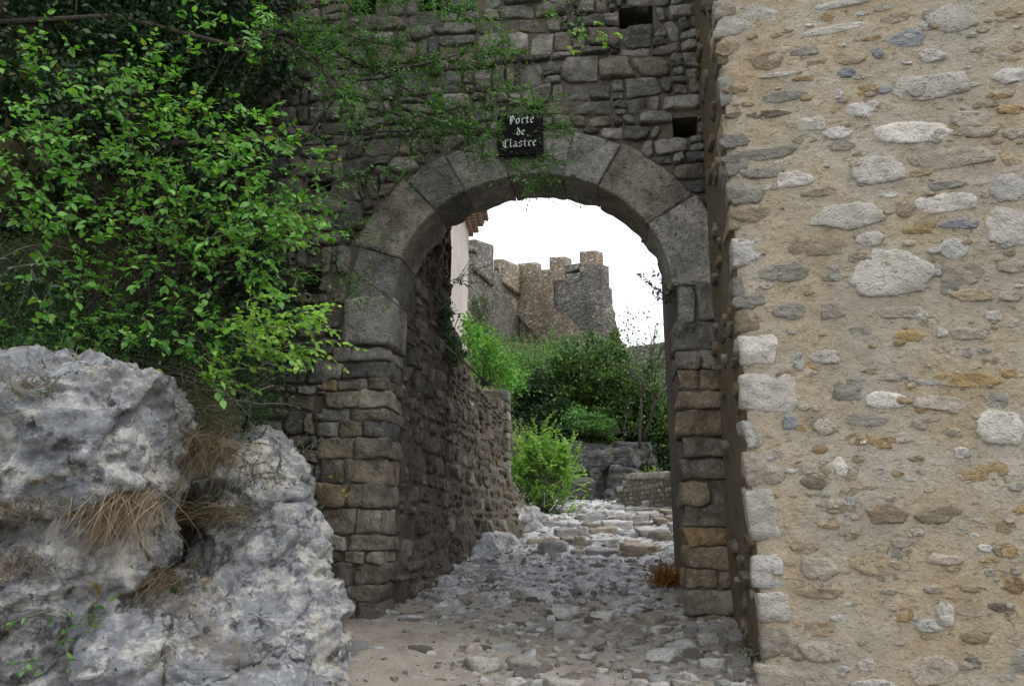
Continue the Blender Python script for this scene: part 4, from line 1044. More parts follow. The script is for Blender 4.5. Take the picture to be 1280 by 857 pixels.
# dark evergreen mass behind and above
lb = [(at(x, y, Y), np.array(rad)) for x, y, Y, rad in ((40, 60, 6.4, (1.0, .6, .7)), (180, 30, 6.6, (.9, .5, .7)), (120, 200, 6.6, (1.1, .5, .7)), (260, 170, 6.8, (.8, .45, .7)), (290, 320, 6.8, (.7, .4, .6)), (90, 340, 6.5, (1.1, .5, .6)), (200, 430, 6.6, (.9, .45, .45)),
      (30, 420, 6.0, (.8, .5, .4)), (300, 60, 6.8, (.7, .4, .7)), (-60, 200, 6.0, (.8, .8, 1.6)), (330, 430, 6.7, (.4, .35, .35)), (60, -60, 6.6, (1.4, .6, .9)), (250, -40, 6.9, (1.1, .5, .8)), (120, 110, 6.8, (1.4, .4, .9)), (60, 120, 6.1, (.8, .3, .5)), (140, 170, 6.2, (.9, .3, .5)), (200, 260, 6.3, (.8, .3, .5)), (40, 260, 6.0, (.7, .3, .5)), (150, 60, 6.2, (.8, .3, .4)), (10, 140, 5.8, (.6, .3, .6)), (30, 200, 5.8, (.6, .3, .5)), (100, 140, 5.9, (.7, .25, .5)))]
bush('evergreen_shrub', 'dense dark evergreen scrub behind the broad-leaved shrub on the bank', M['leaf_dark'], lb, 74000, .058, DM, at(120, 480, 6.8), 5, 'shrub', 56, .2, None, 26, shell=.15)
lb = [(at(x, y, Y), np.array(rad)) for x, y, Y, rad in ((30, 330, 5.2, (.35, .3, .35)), (40, 395, 5.2, (.4, .3, .25)), (90, 410, 5.3, (.35, .3, .2)), (250, 400, 5.7, (.5, .3, .35)), (300, 470, 5.8, (.3, .25, .35)), (180, 400, 5.6, (.4, .3, .25)), (255, 470, 5.6, (.3, .25, .3)), (330, 510, 5.9, (.2, .2, .3)), (20, 465, 4.7, (.34, .25, .22)), (90, 440, 4.8, (.35, .25, .14)), (10, 420, 5.0, (.4, .3, .25)), (190, 430, 5.2, (.3, .25, .2)))]
bush('juniper_shrub', 'fine-leaved dull green shrub along the top edge of the limestone outcrop', M['leaf_deep'], lb, 20000, .028, DMN, at(100, 450, 5.5), 8, 'shrub', 60, .2, None, 14, shell=.1)
shoots('grey_leaved_shrub', 'shrub with bluish grey leaves hanging before the dark scrub', M['leaf_grey'], at(45, 330, 4.9), (.1, -.3, -.3), 16, .28, 9, .05, OVN, 9, 'shrub', .6, .09)

# ------------------------------------------------------------------ tree that leans over the gate
r = np.random.RandomState(14)
tb = np.array([-5.1, 6.1, 3.4])
tree = root_empty('overhanging_tree', tb, 'lacy green tree leaning from the bank over the top of the gate wall', 'tree')
J = Joiner(); limbs = []
trunk = [tb, tb + (.25, -.1, 1.2), tb + (.55, -.25, 2.4), tb + (1.0, -.3, 3.6), tb + (1.4, -.5, 5.0)]
tube(J, trunk, .14, .07, 9)
def limb(p0, p1, sag, r0, r1, n=9):
    p0, p1 = np.array(p0, float), np.array(p1, float); pts = []
    for u in np.linspace(0, 1, n):
        q = p0 * (1 - u) + p1 * u; q[2] += sag * 4 * u * (1 - u); pts.append(q + r.normal(size=3) * .025)
    tube(J, pts, r0, r1, 6); return np.array(pts)
tips = []
for (x0, y0, Y0), (x1, y1, Y1), sag, rr in [((330, 40, 6.2), (560, 150, 6.25), .15, .022), ((380, 175, 6.4), (640, 158, 6.5), .02, .014), ((300, 60, 6.2), (500, 60, 6.2), .12, .016), ((420, 120, 6.3), (640, 60, 6.3), .1, .012), ((470, 140, 6.3), (690, 200, 6.5), .1, .010),
                                            ((300, 260, 6.2), (520, 190, 6.4), -.05, .010), ((340, 240, 6.3), (470, 290, 6.4), .03, .008), ((370, 60, 6.0), (440, 150, 6.0), .1, .03), ((600, -40, 6.0), (735, 45, 5.7), .12, .008), ((400, 0, 6.0), (600, 20, 6.2), .1, .012), ((330, 330, 6.2), (455, 355, 6.5), .0, .006), ((560, 100, 6.3), (700, 165, 6.4), .06, .006), ((570, 185, 6.5), (690, 235, 6.55), .05, .006)]:
    q = limb(at(x0, y0, Y0), at(x1, y1, Y1), sag, rr, rr * .2); limbs.append(q)
tube(J, [trunk[2], at(300, 60, 6.2) * .5 + trunk[2] * .5 + (0, 0, .2), at(300, 60, 6.2), at(330, 40, 6.2), at(380, 60, 6.1)], .03, .016, 7)
tube(J, [trunk[1], at(300, 175, 6.3), at(380, 175, 6.4), at(420, 120, 6.3)], .04, .014, 6)
tube(J, [trunk[3], at(520, -120, 6.0), at(600, -40, 6.0)], .04, .008, 6)
anchors = []
for q, dens in zip(limbs, (150, 100, 130, 130, 110, 50, 20, 80, 16, 110, 40, 80, 70)):
    for _ in range(dens):
        t = (r.rand() ** .7) * (len(q) - 1.01); k = int(t); anchors.append(q[k] + (q[k + 1] - q[k]) * (t - k) + r.normal(size=3) * .05)
st, P, D, U, S = twigs(anchors, (.55, -.3, -.1), .6, .28, 17, .042, r, .3)
qx = np.array([project(p_)[:2] for p_ in P]); kp = ~((np.abs(qx[:, 0] - 653) < 26) & (np.abs(qx[:, 1] - 172) < 26) & (r.rand(len(P)) < .93)); P, D, U, S = P[kp], D[kp], U[kp], S[kp]
st = [p_ for p_ in st if not (abs(project(p_[-1])[0] - 653) < 26 and abs(project(p_[-1])[1] - 172) < 26)]
stems(J, st, .0022, .0008)
obj('trunk', local(J.mesh('trunk'), tb), M['bark'], tree)
tag(obj('foliage', local(leaves_mesh('foliage', P, D, U, S, HX), tb), M['leaf_tamarisk'], tree), kind='stuff')
an = np.array([limbs[8][-1] + r.normal(size=3) * np.array([.12, .05, .12]) for _ in range(9)])
st, P, D, U, S = twigs(an, (.5, -.2, -.25), .35, .2, 8, .055, r, .4)
tag(obj('fresh_leaves', local(leaves_mesh('fresh_leaves', P, D, U, S, OV), tb), M['leaf_feather'], tree), kind='stuff')
lobes = [((-3.2, 6.3, 9.0), (1.8, 1.2, .9)), ((-1.2, 6.1, 9.2), (1.7, 1.2, .8)), ((.3, 6.1, 9.3), (1.3, 1.1, .7)), ((-2.4, 6.6, 9.9), (1.8, 1.3, 1.0)), ((-5.2, 6.2, 8.8), (1.6, 1.2, 1.2))]
P, D = lobe_points(lobes, 16000, r, 70, .15, .2)
tag(obj('crown', local(leaves_mesh('crown', P, D, r.normal(size=P.shape) * .5 + np.array([0, 0, 1]), .08 * r.uniform(.6, 1.3, len(P)), DM), tb), M['leaf_deep'], tree), kind='stuff')

# ------------------------------------------------------------------ small plants on rock and walls
shoots('rock_plant', 'clump of dark green leaves rooted in the outcrop below the dry grass', M['leaf_deep'], on_rock(215, 712, 4.75), (.1, -.5, .6), 12, .16, 9, .045, OV, 31, 'plant', .7, .06)
shoots('rock_plant', 'pale green leafy weed low on the outcrop among brown stems', M['leaf_tamarisk'], on_rock(75, 790, 4.1), (.3, -.4, .5), 9, .22, 9, .06, OVN, 32, 'plant', .6, .06)
shoots('rock_plant', 'small green weed at the very foot of the outcrop', M['leaf_tamarisk'], on_rock(50, 852, 4.0), (0, -.4, .5), 7, .12, 8, .045, OV, 33, 'plant', .7, .07)
shoots('rock_plant', 'green tuft on the upper boulder under the fine-leaved shrub', M['leaf_deep'], on_rock(75, 472, 4.55), (.1, -.4, -.2), 22, .16, 12, .018, OV, 34, 'plant', .8, .09)
shoots('rock_plant', 'green trailing plant in the cleft above the dry grass', M['leaf_deep'], on_rock(318, 545, 5.5), (0, -.4, -.3), 26, .2, 12, .024, OV, 35, 'plant', .8, .10)
shoots('wall_plant', 'trailing green weed rooted in the joints beside the arch jamb', M['leaf_deep'], at(382, 548, 6.6), (0, -.3, -.6), 14, .2, 12, .02, OVN, 36, 'plant', .5, .07)
shoots('wall_plant', 'little green weed where outcrop and jamb meet', M['leaf_tamarisk'], at(393, 652, 6.3), (.1, -.3, .2), 10, .12, 9, .022, OVN, 37, 'plant', .6, .05)
shoots('wall_plant', 'small green tuft under the putlog hole high in the gate wall', M['leaf_yellow'], at(795, 50, 6.78), (0, -.4, .1), 14, .10, 9, .018, OV, 38, 'plant', .8, .06)
shoots('wall_plant', 'green weed at the foot of the mortared building corner', M['leaf_deep'], at(938, 818, 5.55), (-.1, -.4, .5), 10, .10, 8, .025, OV, 39, 'plant', .7, .03)
shoots('wall_plant', 'dark sprig sprouting from the broken stone under the springer', M['leaf_dark'], at(841, 378, 6.9), (-.85, -.1, .7), 6, .36, 26, .06, OVN, 40, 'plant', .14, .02, None, .05)
fl = shoots('wall_flower', 'tiny yellow flowers in a joint of the arch jamb', M['leaf_deep'], at(431, 622, 6.75), (0, -.5, .4), 6, .10, 6, .016, OVN, 41, 'flower', .5, .03)
rr_ = np.random.RandomState(5); P = rr_.normal(size=(36, 3)) * .006 + np.repeat(np.array([at(430, 612, 6.7), at(432, 619, 6.7), at(413, 596, 6.75)]), 12, 0)
tag(obj('petals', local(leaves_mesh('petals', P, rand_dirs(36, rr_), rand_dirs(36, rr_), np.full(36, .012), OV), at(431, 622, 6.75)), M['petal'], fl), kind='stuff')
shoots('rock_plant', 'dark green bush filling the top of the cleft between the boulders', M['leaf_deep'], at(262, 500, 5.3), (.1, -.5, -.1), 60, .26, 13, .026, OV, 43, 'plant', .8, .14)
shoots('rock_plant', 'green sprigs among the dry grass under the cleft bush', M['leaf_deep'], at(300, 590, 5.3), (.1, -.4, -.2), 30, .2, 12, .026, OV, 44, 'plant', .8, .12)
for i, (x, y, Y, n, L, sp, lean, lab) in enumerate([(285, 640, 5.4, 350, .4, .12, (0, -.3, -.7), 'fine brown grass along the slab edge of the cleft'), (235, 545, 5.2, 260, .45, .10, (0, -.4, -1.0), 'dark dead grass under the bush in the cleft'), (262, 560, 5.2, 700, .62, .11, (.1, -.5, -.9), 'brown dry grass hanging from the cleft in the outcrop'), (245, 640, 4.95, 300, .45, .14, (.1, -.4, -.5), 'tangle of pale dead stems under the hanging brown grass'),
        (160, 622, 4.6, 500, .55, .11, (.05, -.3, -1.3), 'dry grass drooping under the upper boulder'), (25, 640, 4.35, 120, .34, .10, (.2, -.3, -.2), 'thin dry stems crossing the boulder at its broken edge'), (190, 720, 4.5, 320, .42, .14, (-.1, -.4, -.9), 'matted dry grass on the lower outcrop beside the pale weed'),
        (20, 720, 4.2, 140, .3, .12, (.2, -.3, .2), 'dry twiggy grass above the weed at the foot of the rock'), (20, 490, 4.7, 120, .35, .12, (.3, -.4, -.3), 'brown dead stems on top of the upper boulder')]):
    grass_tuft('dry_grass', lab, M['straw'], on_rock(x, y, Y), n, L, sp, 60 + i, lean, .0022 if i != 3 else .004)
Jc = Joiner(); tube(Jc, [at(806, 302, 7.35), at(806, 312, 7.35), at(810, 322, 7.3), at(817, 330, 7.2), at(824, 331, 7.05)], .003, .003, 4); tube(Jc, [at(802, 301, 7.36), at(809, 303, 7.34)], .018, .02, 6)
tag(obj('loose_cable', Jc.mesh('loose_cable'), M['wire']), 'short loose cable dangling from the arch soffit', 'cable', kind='thing')

# ------------------------------------------------------------------ stones of the path
r = np.random.RandomState(44)
PV = []
for k in range(14):
    npt = r.randint(5, 8); th = np.sort(np.linspace(0, 6.28, npt, endpoint=False) + r.uniform(-.4, .4, npt))
    V, F = face_stone(np.c_[np.cos(th), np.sin(th)] * r.uniform(.75, 1.15, (npt, 1)), .42, .5, .10, 400 + k, 14, .22, .06)
    PV.append((np.c_[V[:, 0], V[:, 2], -V[:, 1]], F))
PM = [make_mesh('path_stone', V, F) for V, F in PV]
PS = []
for k in range(14):
    npt = r.randint(5, 8); th = np.sort(np.linspace(0, 6.28, npt, endpoint=False) + r.uniform(-.4, .4, npt)); o_ = np.c_[np.cos(th), np.sin(th)] * r.uniform(.75, 1.15, (npt, 1)); tl = r.uniform(-.2, .2, 2)
    V = np.vstack([np.c_[o_, np.full(npt, -.4)], np.c_[o_, np.full(npt, .18)], np.c_[o_ * r.uniform(.55, .85, (npt, 1)), .42 + o_ @ tl + r.uniform(-.08, .08, npt)]])
    PS.append((V, [(i, (i + 1) % npt, npt + (i + 1) % npt, npt + i) for i in range(npt)] + [(npt + i, npt + (i + 1) % npt, 2 * npt + (i + 1) % npt, 2 * npt + i) for i in range(npt)] + [tuple(range(2 * npt, 3 * npt))]))
PC = [(.34, .33, .325), (.4, .395, .395), (.47, .465, .465), (.28, .25, .21), (.37, .315, .25), (.55, .54, .535)]
cand = []; cells_ = {}
for i in range(24000):
    y = 5.0 + 20.0 * r.rand() ** 1.25; off = r.uniform(-1.5, 2.4); x = GO[0] + .14 * (y - 7) + off
    if y < 7.0 and r.rand() > sst(off, -.9, .4) * .9 + .03: continue
    if y < 8.2 and off > 1.62: continue
    if y < 8.5 and noise(np.array([[x * 1.5, y * 1.5, 4.4]]))[0] > .12 and off < 1.0: continue
    if y > 14 and off < -1.15: continue
    if 8.5 < y < 11.5 and r.rand() < .45: continue
    s = .03 + (.13 if y > 9 else .075) * r.rand() ** 2.4; sx, sy = s * r.uniform(.9, 1.6), s * r.uniform(.6, 1.0)
    key = (int(x * 2), int(y * 2)); ok = True
    for a in (-1, 0, 1):
        for b in (-1, 0, 1):
            for (qx, qy, qs) in cells_.get((key[0] + a, key[1] + b), ()):
                if (qx - x) ** 2 + (qy - y) ** 2 < ((qs + s) * .88) ** 2: ok = False
    if not ok: continue
    cells_.setdefault(key, []).append((x, y, s)); cand.append((x, y, s, sx, sy))
cand = [c for c in cand if -50 < project((c[0], c[1], tz(c[0], c[1])))[0] < 960]
cand.sort(key=lambda c: -c[2] / c[1])
small = Joiner()
for i, (x, y, s, sx, sy) in enumerate(cand):
    mt = T(x, y, tz(x, y) - (.02 + s * .12 if y > 8 else .006)) @ Matrix.Rotation(r.uniform(-.5, .5) + (math.pi if r.rand() < .5 else 0), 4, 'Z') @ Matrix.Rotation(r.normal() * .12, 4, 'X') @ Matrix.Diagonal((sx, sy, min(.10, s * r.uniform(.7, 1.6)), 1))
    if i < 205: obj('stone', PM[i % 14], M['pale_stone'], path, pick(PC), mt)
    else:
        V, F = PS[i % 14]; small.add((np.c_[V, np.ones(len(V))] @ np.array(mt).T)[:, :3], F)
for i in range(5000):                                # loose gravel
    y = 4.6 + 8 * r.rand() ** 1.3; off = r.uniform(-1.7, 2.2); x = GO[0] + .14 * (y - 7) + off
    if y < 7.2 and r.rand() > .12 + sst(off, -1.0, .6): continue
    if y < 8 and off > 1.75: continue
    V, F = cube_template(1); s = .006 + .03 * r.rand() ** 3
    q = V / (np.linalg.norm(V, axis=1, keepdims=True) ** .6) * r.uniform(.55, 1.2, (len(V), 1)) * np.array([s * r.uniform(.8, 1.6), s * r.uniform(.7, 1.2), s * r.uniform(.4, .8)]); a = r.uniform(0, 6.28)
    small.add(np.c_[q[:, 0] * math.cos(a) - q[:, 1] * math.sin(a) + x, q[:, 0] * math.sin(a) + q[:, 1] * math.cos(a) + y, q[:, 2] + tz(x, y) + s * .15], F)
done = []
for i in range(4000):                                # half-buried lumps of limestone before the arch and along the jamb foot
    x_, y_ = r.uniform(590, 935), r.uniform(745, 872); Y = np.interp(y_, [745, 780, 857, 872], [7.9, 6.6, 5.5, 5.3]); q = at(x_, y_, Y)
    s = .025 + .085 * r.rand() ** 2.2
    if r.rand() > .25 + .75 * sst(x_, 600, 700) or x_ > 862 + (y_ - 745) * .55 or any((q[0] - a) ** 2 + (Y - b) ** 2 < ((s + c) * .95) ** 2 for a, b, c in done): continue
    done.append((q[0], Y, s))
    if len(done) > 95: break
    V, F = block(2 * s * r.uniform(.9, 1.5), 2 * s * r.uniform(.7, 1.1), s * r.uniform(.9, 1.5), 6, .85, s * .34, 5000 + i, .55 / s, .35)
    obj('stone', make_mesh('stone', V, F), M['pale_stone'], path, pick([(.36, .335, .30), (.42, .40, .375), (.3, .265, .22), (.48, .465, .44)]), T(q[0], Y, tz(q[0], Y) + s * .12) @ Matrix.Rotation(r.uniform(-.6, .6), 4, 'Z') @ Matrix.Rotation(r.uniform(-.25, .25), 4, 'X') @ Matrix.Rotation(r.uniform(-.2, .2), 4, 'Y'))
tag(obj('gravel', small.mesh('gravel', False), M['path_chips'], path), kind='stuff')
# worn steps
random.seed(5)
for row, (yy, ypx) in enumerate([(11.4, 0), (12.2, 0), (13.0, 0), (13.9, 0), (14.8, 0), (15.8, 0), (17.0, 0), (18.6, 0)]):
    cx = GO[0] + .14 * (yy - 7); x = cx - .55 + random.uniform(-.2, .3); xe = cx + 1.75
    while x < xe:
        w = random.uniform(.18, .55); yo = yy + random.uniform(-.1, .1) + .05 * math.sin(x * 2)
        V, F = block(w - .02, random.uniform(.3, .5), random.uniform(.12, .2), 9, .45, .035, random.randint(0, 9999), 5, .2)
        obj('step_stone', make_mesh('step_stone', V, F), M['pale_stone'], path, pick(PC), T(x + w / 2, yo + .1, tz(x + w / 2, yo) + .01 + random.uniform(-.02, .03)) @ Matrix.Rotation(random.uniform(-.2, .2), 4, 'Z') @ Matrix.Rotation(random.uniform(-.06, .06), 4, 'X')); x += w
# bedrock apron under the passage wall
ap = displace(remesh([(GO + GU * (UL + .10) + GD * 5.2 + np.array([0, 0, 1.15]), (.5, 1.7, .42), -A_G, .2), (GO + GU * (UL + .25) + GD * 7.2 + np.array([0, 0, 1.5]), (.55, 1.3, .5), -A_G, .2), (GO + GU * (UL + .55) + GD * 6.2 + np.array([0, 0, 1.14]), (.8, 1.5, .32), -A_G, .1), (GO + GU * (UL + .45) + GD * 3.6 + np.array([0, 0, .92]), (.7, 1.4, .22), -A_G, .1)], .03, 'apron'), rock_disp(9, .5, .5))
tag(obj('bedrock_ledge', ap, M['rock']), kind='structure')
grass_tuft('rusty_fern', 'rust brown dead fern behind the brown arch jamb', M['leaf_rust'], at(840, 728, 8.3), 420, .36, .09, 81, (-.15, -.2, 0), .007, 'fern')
grass_tuft('rusty_fern', 'dull red dry weed at the foot of the brown arch jamb', M['leaf_rust'], at(856, 790, 7.0), 120, .26, .05, 82, (-.1, -.1, 0), .005, 'fern')
r = np.random.RandomState(8)
for i, (x, y, Y, m, lab) in enumerate([(832, 672, 11.2, 'leaf_yellow', 'yellow green weed between the worn steps by the low wall'), (655, 715, 9.6, 'leaf_rust', 'brown leaf litter weed at the foot of the dark passage wall'), (605, 745, 8.4, 'leaf_rust', 'withered brown weed in the dark corner of the passage'), (640, 690, 10.6, 'leaf_olive', 'small weed on the bedrock under the wall end'), (690, 672, 14.0, 'leaf_olive', 'low dull grass below the feathery bush')]):
    shoots('path_weed', lab, M[m], (at(x, y, Y)[0], Y, tz(at(x, y, Y)[0], Y)), (0, -.2, .7), 16, .16, 8, .035, OVN, 90 + i, 'weed', .9, .10)
# ------------------------------------------------------------------ beyond the arch: rocks, low wall, bushes
cq = at(760, 625, 23.0)
cave = root_empty('cave_rock', cq, 'dark blocky boulders under an overhanging ledge at the head of the path', 'rock')
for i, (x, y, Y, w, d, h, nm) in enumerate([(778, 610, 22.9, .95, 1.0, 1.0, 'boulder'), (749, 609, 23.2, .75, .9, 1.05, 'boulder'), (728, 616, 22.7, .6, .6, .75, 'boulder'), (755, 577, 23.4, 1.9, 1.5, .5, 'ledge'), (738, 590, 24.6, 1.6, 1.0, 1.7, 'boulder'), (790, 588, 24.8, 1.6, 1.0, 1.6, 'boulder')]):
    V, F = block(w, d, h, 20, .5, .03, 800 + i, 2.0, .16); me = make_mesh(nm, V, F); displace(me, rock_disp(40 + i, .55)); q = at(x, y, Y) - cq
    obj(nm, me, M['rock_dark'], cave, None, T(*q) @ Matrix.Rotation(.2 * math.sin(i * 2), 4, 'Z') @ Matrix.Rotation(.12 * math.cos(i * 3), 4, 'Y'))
p0, p1 = at(770, 640, 21.0), at(872, 690, 15.5); p0[2] = 0; p1[2] = 0
lx = (p1 - p0) / np.linalg.norm(p1 - p0); ly = np.array([-lx[1], lx[0], 0]); LL = float(np.linalg.norm(p1 - p0))
FRL = frame(p0, lx, ly)
low = empty('low_wall', FRL, 'low pale dry-stone parapet wall beside the worn steps', 'wall')
def low_top(x): return float(np.interp(x, [0, .6, 1.0, LL], [2.55, 2.6, 2.85, 2.62]))
V, F = cube_template(6); W = V * np.array([LL / 2, .24, 1]) + np.array([LL / 2, .32, 0]); W[:, 2] = [1.1 + (low_top(q[0]) - .04 - 1.1) * (zz + 1) / 2 for q, zz in zip(W, V[:, 2])]
obj('masonry_core', make_mesh('core', W + np.array([0, -.02, 0]), F, False), M['passage'], low)
for k, (P, A) in enumerate(coursed(0, LL, 1.4, 2.75, lambda x, z, s: z < low_top(x) - s * .6, 61, (.07, .17), (.1, .36), .008, .05)):
    c = P.mean(0); V, F = face_stone(P - c, random.uniform(.02, .06), .16, .02, k + 3000, 12, .25, .05)
    obj('stone', make_mesh('stone', V, F), M['pale_stone'], low, pick([(.34, .31, .265), (.28, .25, .21), (.4, .37, .325), (.33, .28, .21)]), T(c[0], .1, c[1]))
x = 0
while x < LL - .3:
    w = random.uniform(.3, .6); V, F = block(w - .02, .55, .14, 6, .3, .02, random.randint(0, 9999), 5, .1)
    obj('coping_stone', make_mesh('coping_stone', V, F), M['pale_stone'], low, pick([(.4, .38, .35), (.34, .32, .285), (.3, .27, .23)]), T(x + w / 2, .3, low_top(x + w / 2) + .03)); x += w
q = at(806, 612, 19.6); V, F = block(.42, .35, .17, 6, .2, .01, 4, 5)
obj('coping_stone', make_mesh('coping_stone', V, F), M['pale_stone'], low, (.6, .59, .57), FRL.inverted() @ T(*q))

twig_bush('feathery_bush', 'bright lime green feathery bush beside the end of the passage wall', M['leaf_feather'], [(at(682, 608, 17.2), np.array((.8, .6, .72))), (at(668, 568, 17.2), np.array((.5, .4, .46))), (at(703, 580, 17.2), np.array((.42, .35, .46))), (at(655, 600, 17.4), np.array((.5, .4, .75)))], 620, .42, 30, .075, HX, (at(680, 650, 17.3)[0], 17.3, 1.8), 101)
twig_bush('tamarisk_tree', 'soft light green tamarisk below the castle wall', M['leaf_tamarisk'], [(at(668, 474, 26), np.array((1.3, .9, .9))), (at(640, 462, 26), np.array((.8, .7, .8))), (at(698, 462, 27), np.array((1.1, .9, .8))), (at(640, 480, 25), np.array((.8, .7, .8))), (at(705, 455, 27), np.array((.8, .8, .6)))], 600, .75, 34, .09, HX, at(665, 520, 26), 102, 'tree', bark='bark', stem_r=.03)
bush('holm_oak', 'large dark green bushy oak over the boulders at the path head', M['leaf_oak'], [(at(745, 480, 27), np.array((1.5, 1.2, 1.4))), (at(725, 500, 26), np.array((1.5, 1.1, 1.4))), (at(780, 510, 26), np.array((1.5, 1.1, 1.3))), (at(750, 545, 25.5), np.array((1.9, 1.0, .9))), (at(820, 535, 26), np.array((1.4, 1.0, 1.5))), (at(845, 570, 25.5), np.array((1.0, .8, 1.2))), (at(750, 448, 27.4), np.array((.9, .8, .9)))], 46000, .13, DM, at(755, 600, 26.5), 103, 'tree', 70, .10, None, 22, shell=.55, stem_r=.07)
bush('dark_thicket', 'very dark evergreen thicket between the oak and the feathery bush', M['leaf_dark'], [(at(668, 500, 25.5), np.array((.9, .8, 1.0))), (at(690, 535, 25), np.array((1.0, .8, .9))), (at(820, 585, 25), np.array((1.2, .8, .8))), (at(700, 570, 25.2), np.array((.9, .7, .5)))], 18000, .11, DM, at(690, 585, 25.5), 104, 'bush', 36, .18, None, 10, shell=.3)
bush('yellow_bush', 'yellow green leafy bush at the foot of the dark oak', M['leaf_tamarisk'], [(at(728, 522, 24.2), np.array((.65, .4, .35))), (at(755, 533, 24.2), np.array((.45, .4, .28)))], 1500, .09, DM, at(735, 575, 24.6), 105, 'bush', 26, .2, None, 9, stem_r=.02)
bush('yellow_bush', 'small bright bush sprouting behind the low parapet wall', M['leaf_yellow'], [(at(810, 597, 21.5), np.array((.42, .3, .24))), (at(795, 603, 21.6), np.array((.25, .25, .2)))], 1100, .06, DM, at(805, 622, 21.6), 106, 'bush', 22, .2, None, 7, stem_r=.012)
bush('cypress_shrub', 'dark olive shrub standing against the pale house wall', M['leaf_olive'], [(at(598, 390, 23), np.array((.45, .4, .85))), (at(602, 425, 23), np.array((.6, .5, .7)))], 9000, .055, DMN, at(600, 480, 23), 107, 'shrub', 40, .2, None, 8, shell=.2)
bush('wall_vine', 'fresh green vine spilling over the broken passage wall top', M['leaf_bright'], [(at(603, 438, 14.5), np.array((.35, .5, .42))), (at(590, 418, 12.5), np.array((.18, .4, .3))), (at(618, 458, 15.2), np.array((.4, .5, .35))), (at(630, 470, 16.5), np.array((.45, .5, .4)))], 5200, .065, OV, at(605, 480, 14.8), 108, 'vine', 44, .22, None, 14, shell=.2, stem_r=.012)
bush('ivy_clump', 'dark ivy hanging on the broken edge of the passage wall', M['leaf_deep'], [(at(556, 400, 9.2), np.array((.13, .2, .26))), (at(568, 440, 9.6), np.array((.15, .3, .2)))], 1400, .035, OV, at(560, 390, 9.4), 109, 'ivy', 30, .25, None, 6, shell=.2, stem_r=.006)
shoots('wall_sprig', 'thin dark sprig arching out from the broken passage wall before the house', M['leaf_dark'], at(566, 352, 9.5), (.75, -.1, .05), 5, .55, 30, .05, OVN, 110, 'plant', .18, .02, None, -.35, 'bark')
for k, (lobes, lab) in enumerate([([((7.5, 34, 8.0), (3.5, 2.5, 2.2)), ((4.5, 38, 9.2), (3, 2, 1.8))], 'green scrub on the slope below the square tower'), ([((-1.5, 36, 8.5), (2.6, 2, 1.8)), ((1.5, 40, 10.2), (2.6, 2, 1.6))], 'green scrub at the foot of the curved curtain wall'), ([((11, 30, 6.8), (3, 2, 2.6))], 'scrub on the slope hidden behind the jamb')][:2]):
    bush('hill_scrub', lab, M['leaf_olive'], [(c, np.array(q)) for c, q in lobes], 9000, .13, DM, (lobes[0][0][0], lobes[0][0][1], lobes[0][0][2] - 2), 120 + k, 'scrub', 40, .18, 'scrub on the castle slope', 8, shell=.3)

# sparse young tree
r = np.random.RandomState(77); J = Joiner(); tipsP = []
def branch(p, d, L, rad, lev):
    pts = [p]; cur = d
    for i in range(4):
        cur = cur + r.normal(size=3) * .14 + np.array([0, 0, .05]); cur = cur / np.linalg.norm(cur); pts.append(pts[-1] + cur * L / 4)
    tube(J, pts, rad, rad * .6, 5 if lev < 2 else 3)
    if lev >= 4: tipsP.extend(pts[1:]); return
    for k in range(3 if lev < 3 else 3):
        i = r.randint(2, 5); nd = cur + r.normal(size=3) * .55; nd = nd / np.linalg.norm(nd); branch(pts[min(i, 4)], nd, L * r.uniform(.6, .85), rad * .58, lev + 1)
tb2 = at(800, 560, 22.5); branch(tb2, np.array([.0, 0, 1.0]), 1.5, .055, 0); branch(tb2 + (.1, 0, .3), np.array([.35, 0, .9]), 1.2, .04, 1)
yt = root_empty('young_tree', tb2, 'thin nearly bare young tree with sparse new leaves against the sky', 'tree')
obj('branches', local(J.mesh('branches'), tb2), M['bark'], yt)
P = np.array(tipsP); P = P[r.rand(len(P)) < .62]; P = np.repeat(P, 2, 0) + r.normal(size=(len(P) * 2, 3)) * .07
tag(obj('foliage', local(leaves_mesh('foliage', P, rand_dirs(len(P), r), rand_dirs(len(P), r), .06 * r.uniform(.5, 1.2, len(P)), DM), tb2), M['leaf_tamarisk'], yt), kind='stuff')

# ------------------------------------------------------------------ the house
h0, h1 = at(545, 420, 14.6), at(584, 420, 20.5); h0[2] = h1[2] = 0
hx = (h1 - h0) / np.linalg.norm(h1 - h0); hy = np.array([-hx[1], hx[0], 0]); HL = float(np.linalg.norm(h1 - h0))
ez = at(584, 292, 20.5)[2]
house = empty('house', frame(h0, hx, hy), 'pale rendered house with a tiled eave behind the passage wall', 'house')
xs = np.linspace(0, HL, 70); zs = np.linspace(2.0, ez, 60); X, Z = np.meshgrid(xs, zs)
Vh = np.c_[X.ravel(), -.03 * fbm(np.stack([X, 0 * X, Z], -1).reshape(-1, 3) * 1.8, 4, 3), Z.ravel()]; n0 = len(Vh)
Vh = np.vstack([Vh, [[0, 5, 2], [HL, 5, 2], [HL, 5, ez], [0, 5, ez]]]); nu, nv = 70, 60
Fh = [tuple(f) for f in grid_faces(nu, nv)] + [(nu - 1, n0 + 1, n0 + 2, n0 - 1), (0, n0 - nu, n0 + 3, n0), (n0, n0 + 3, n0 + 2, n0 + 1)]
obj('wall', make_mesh('wall', Vh, Fh), M['render'], house)
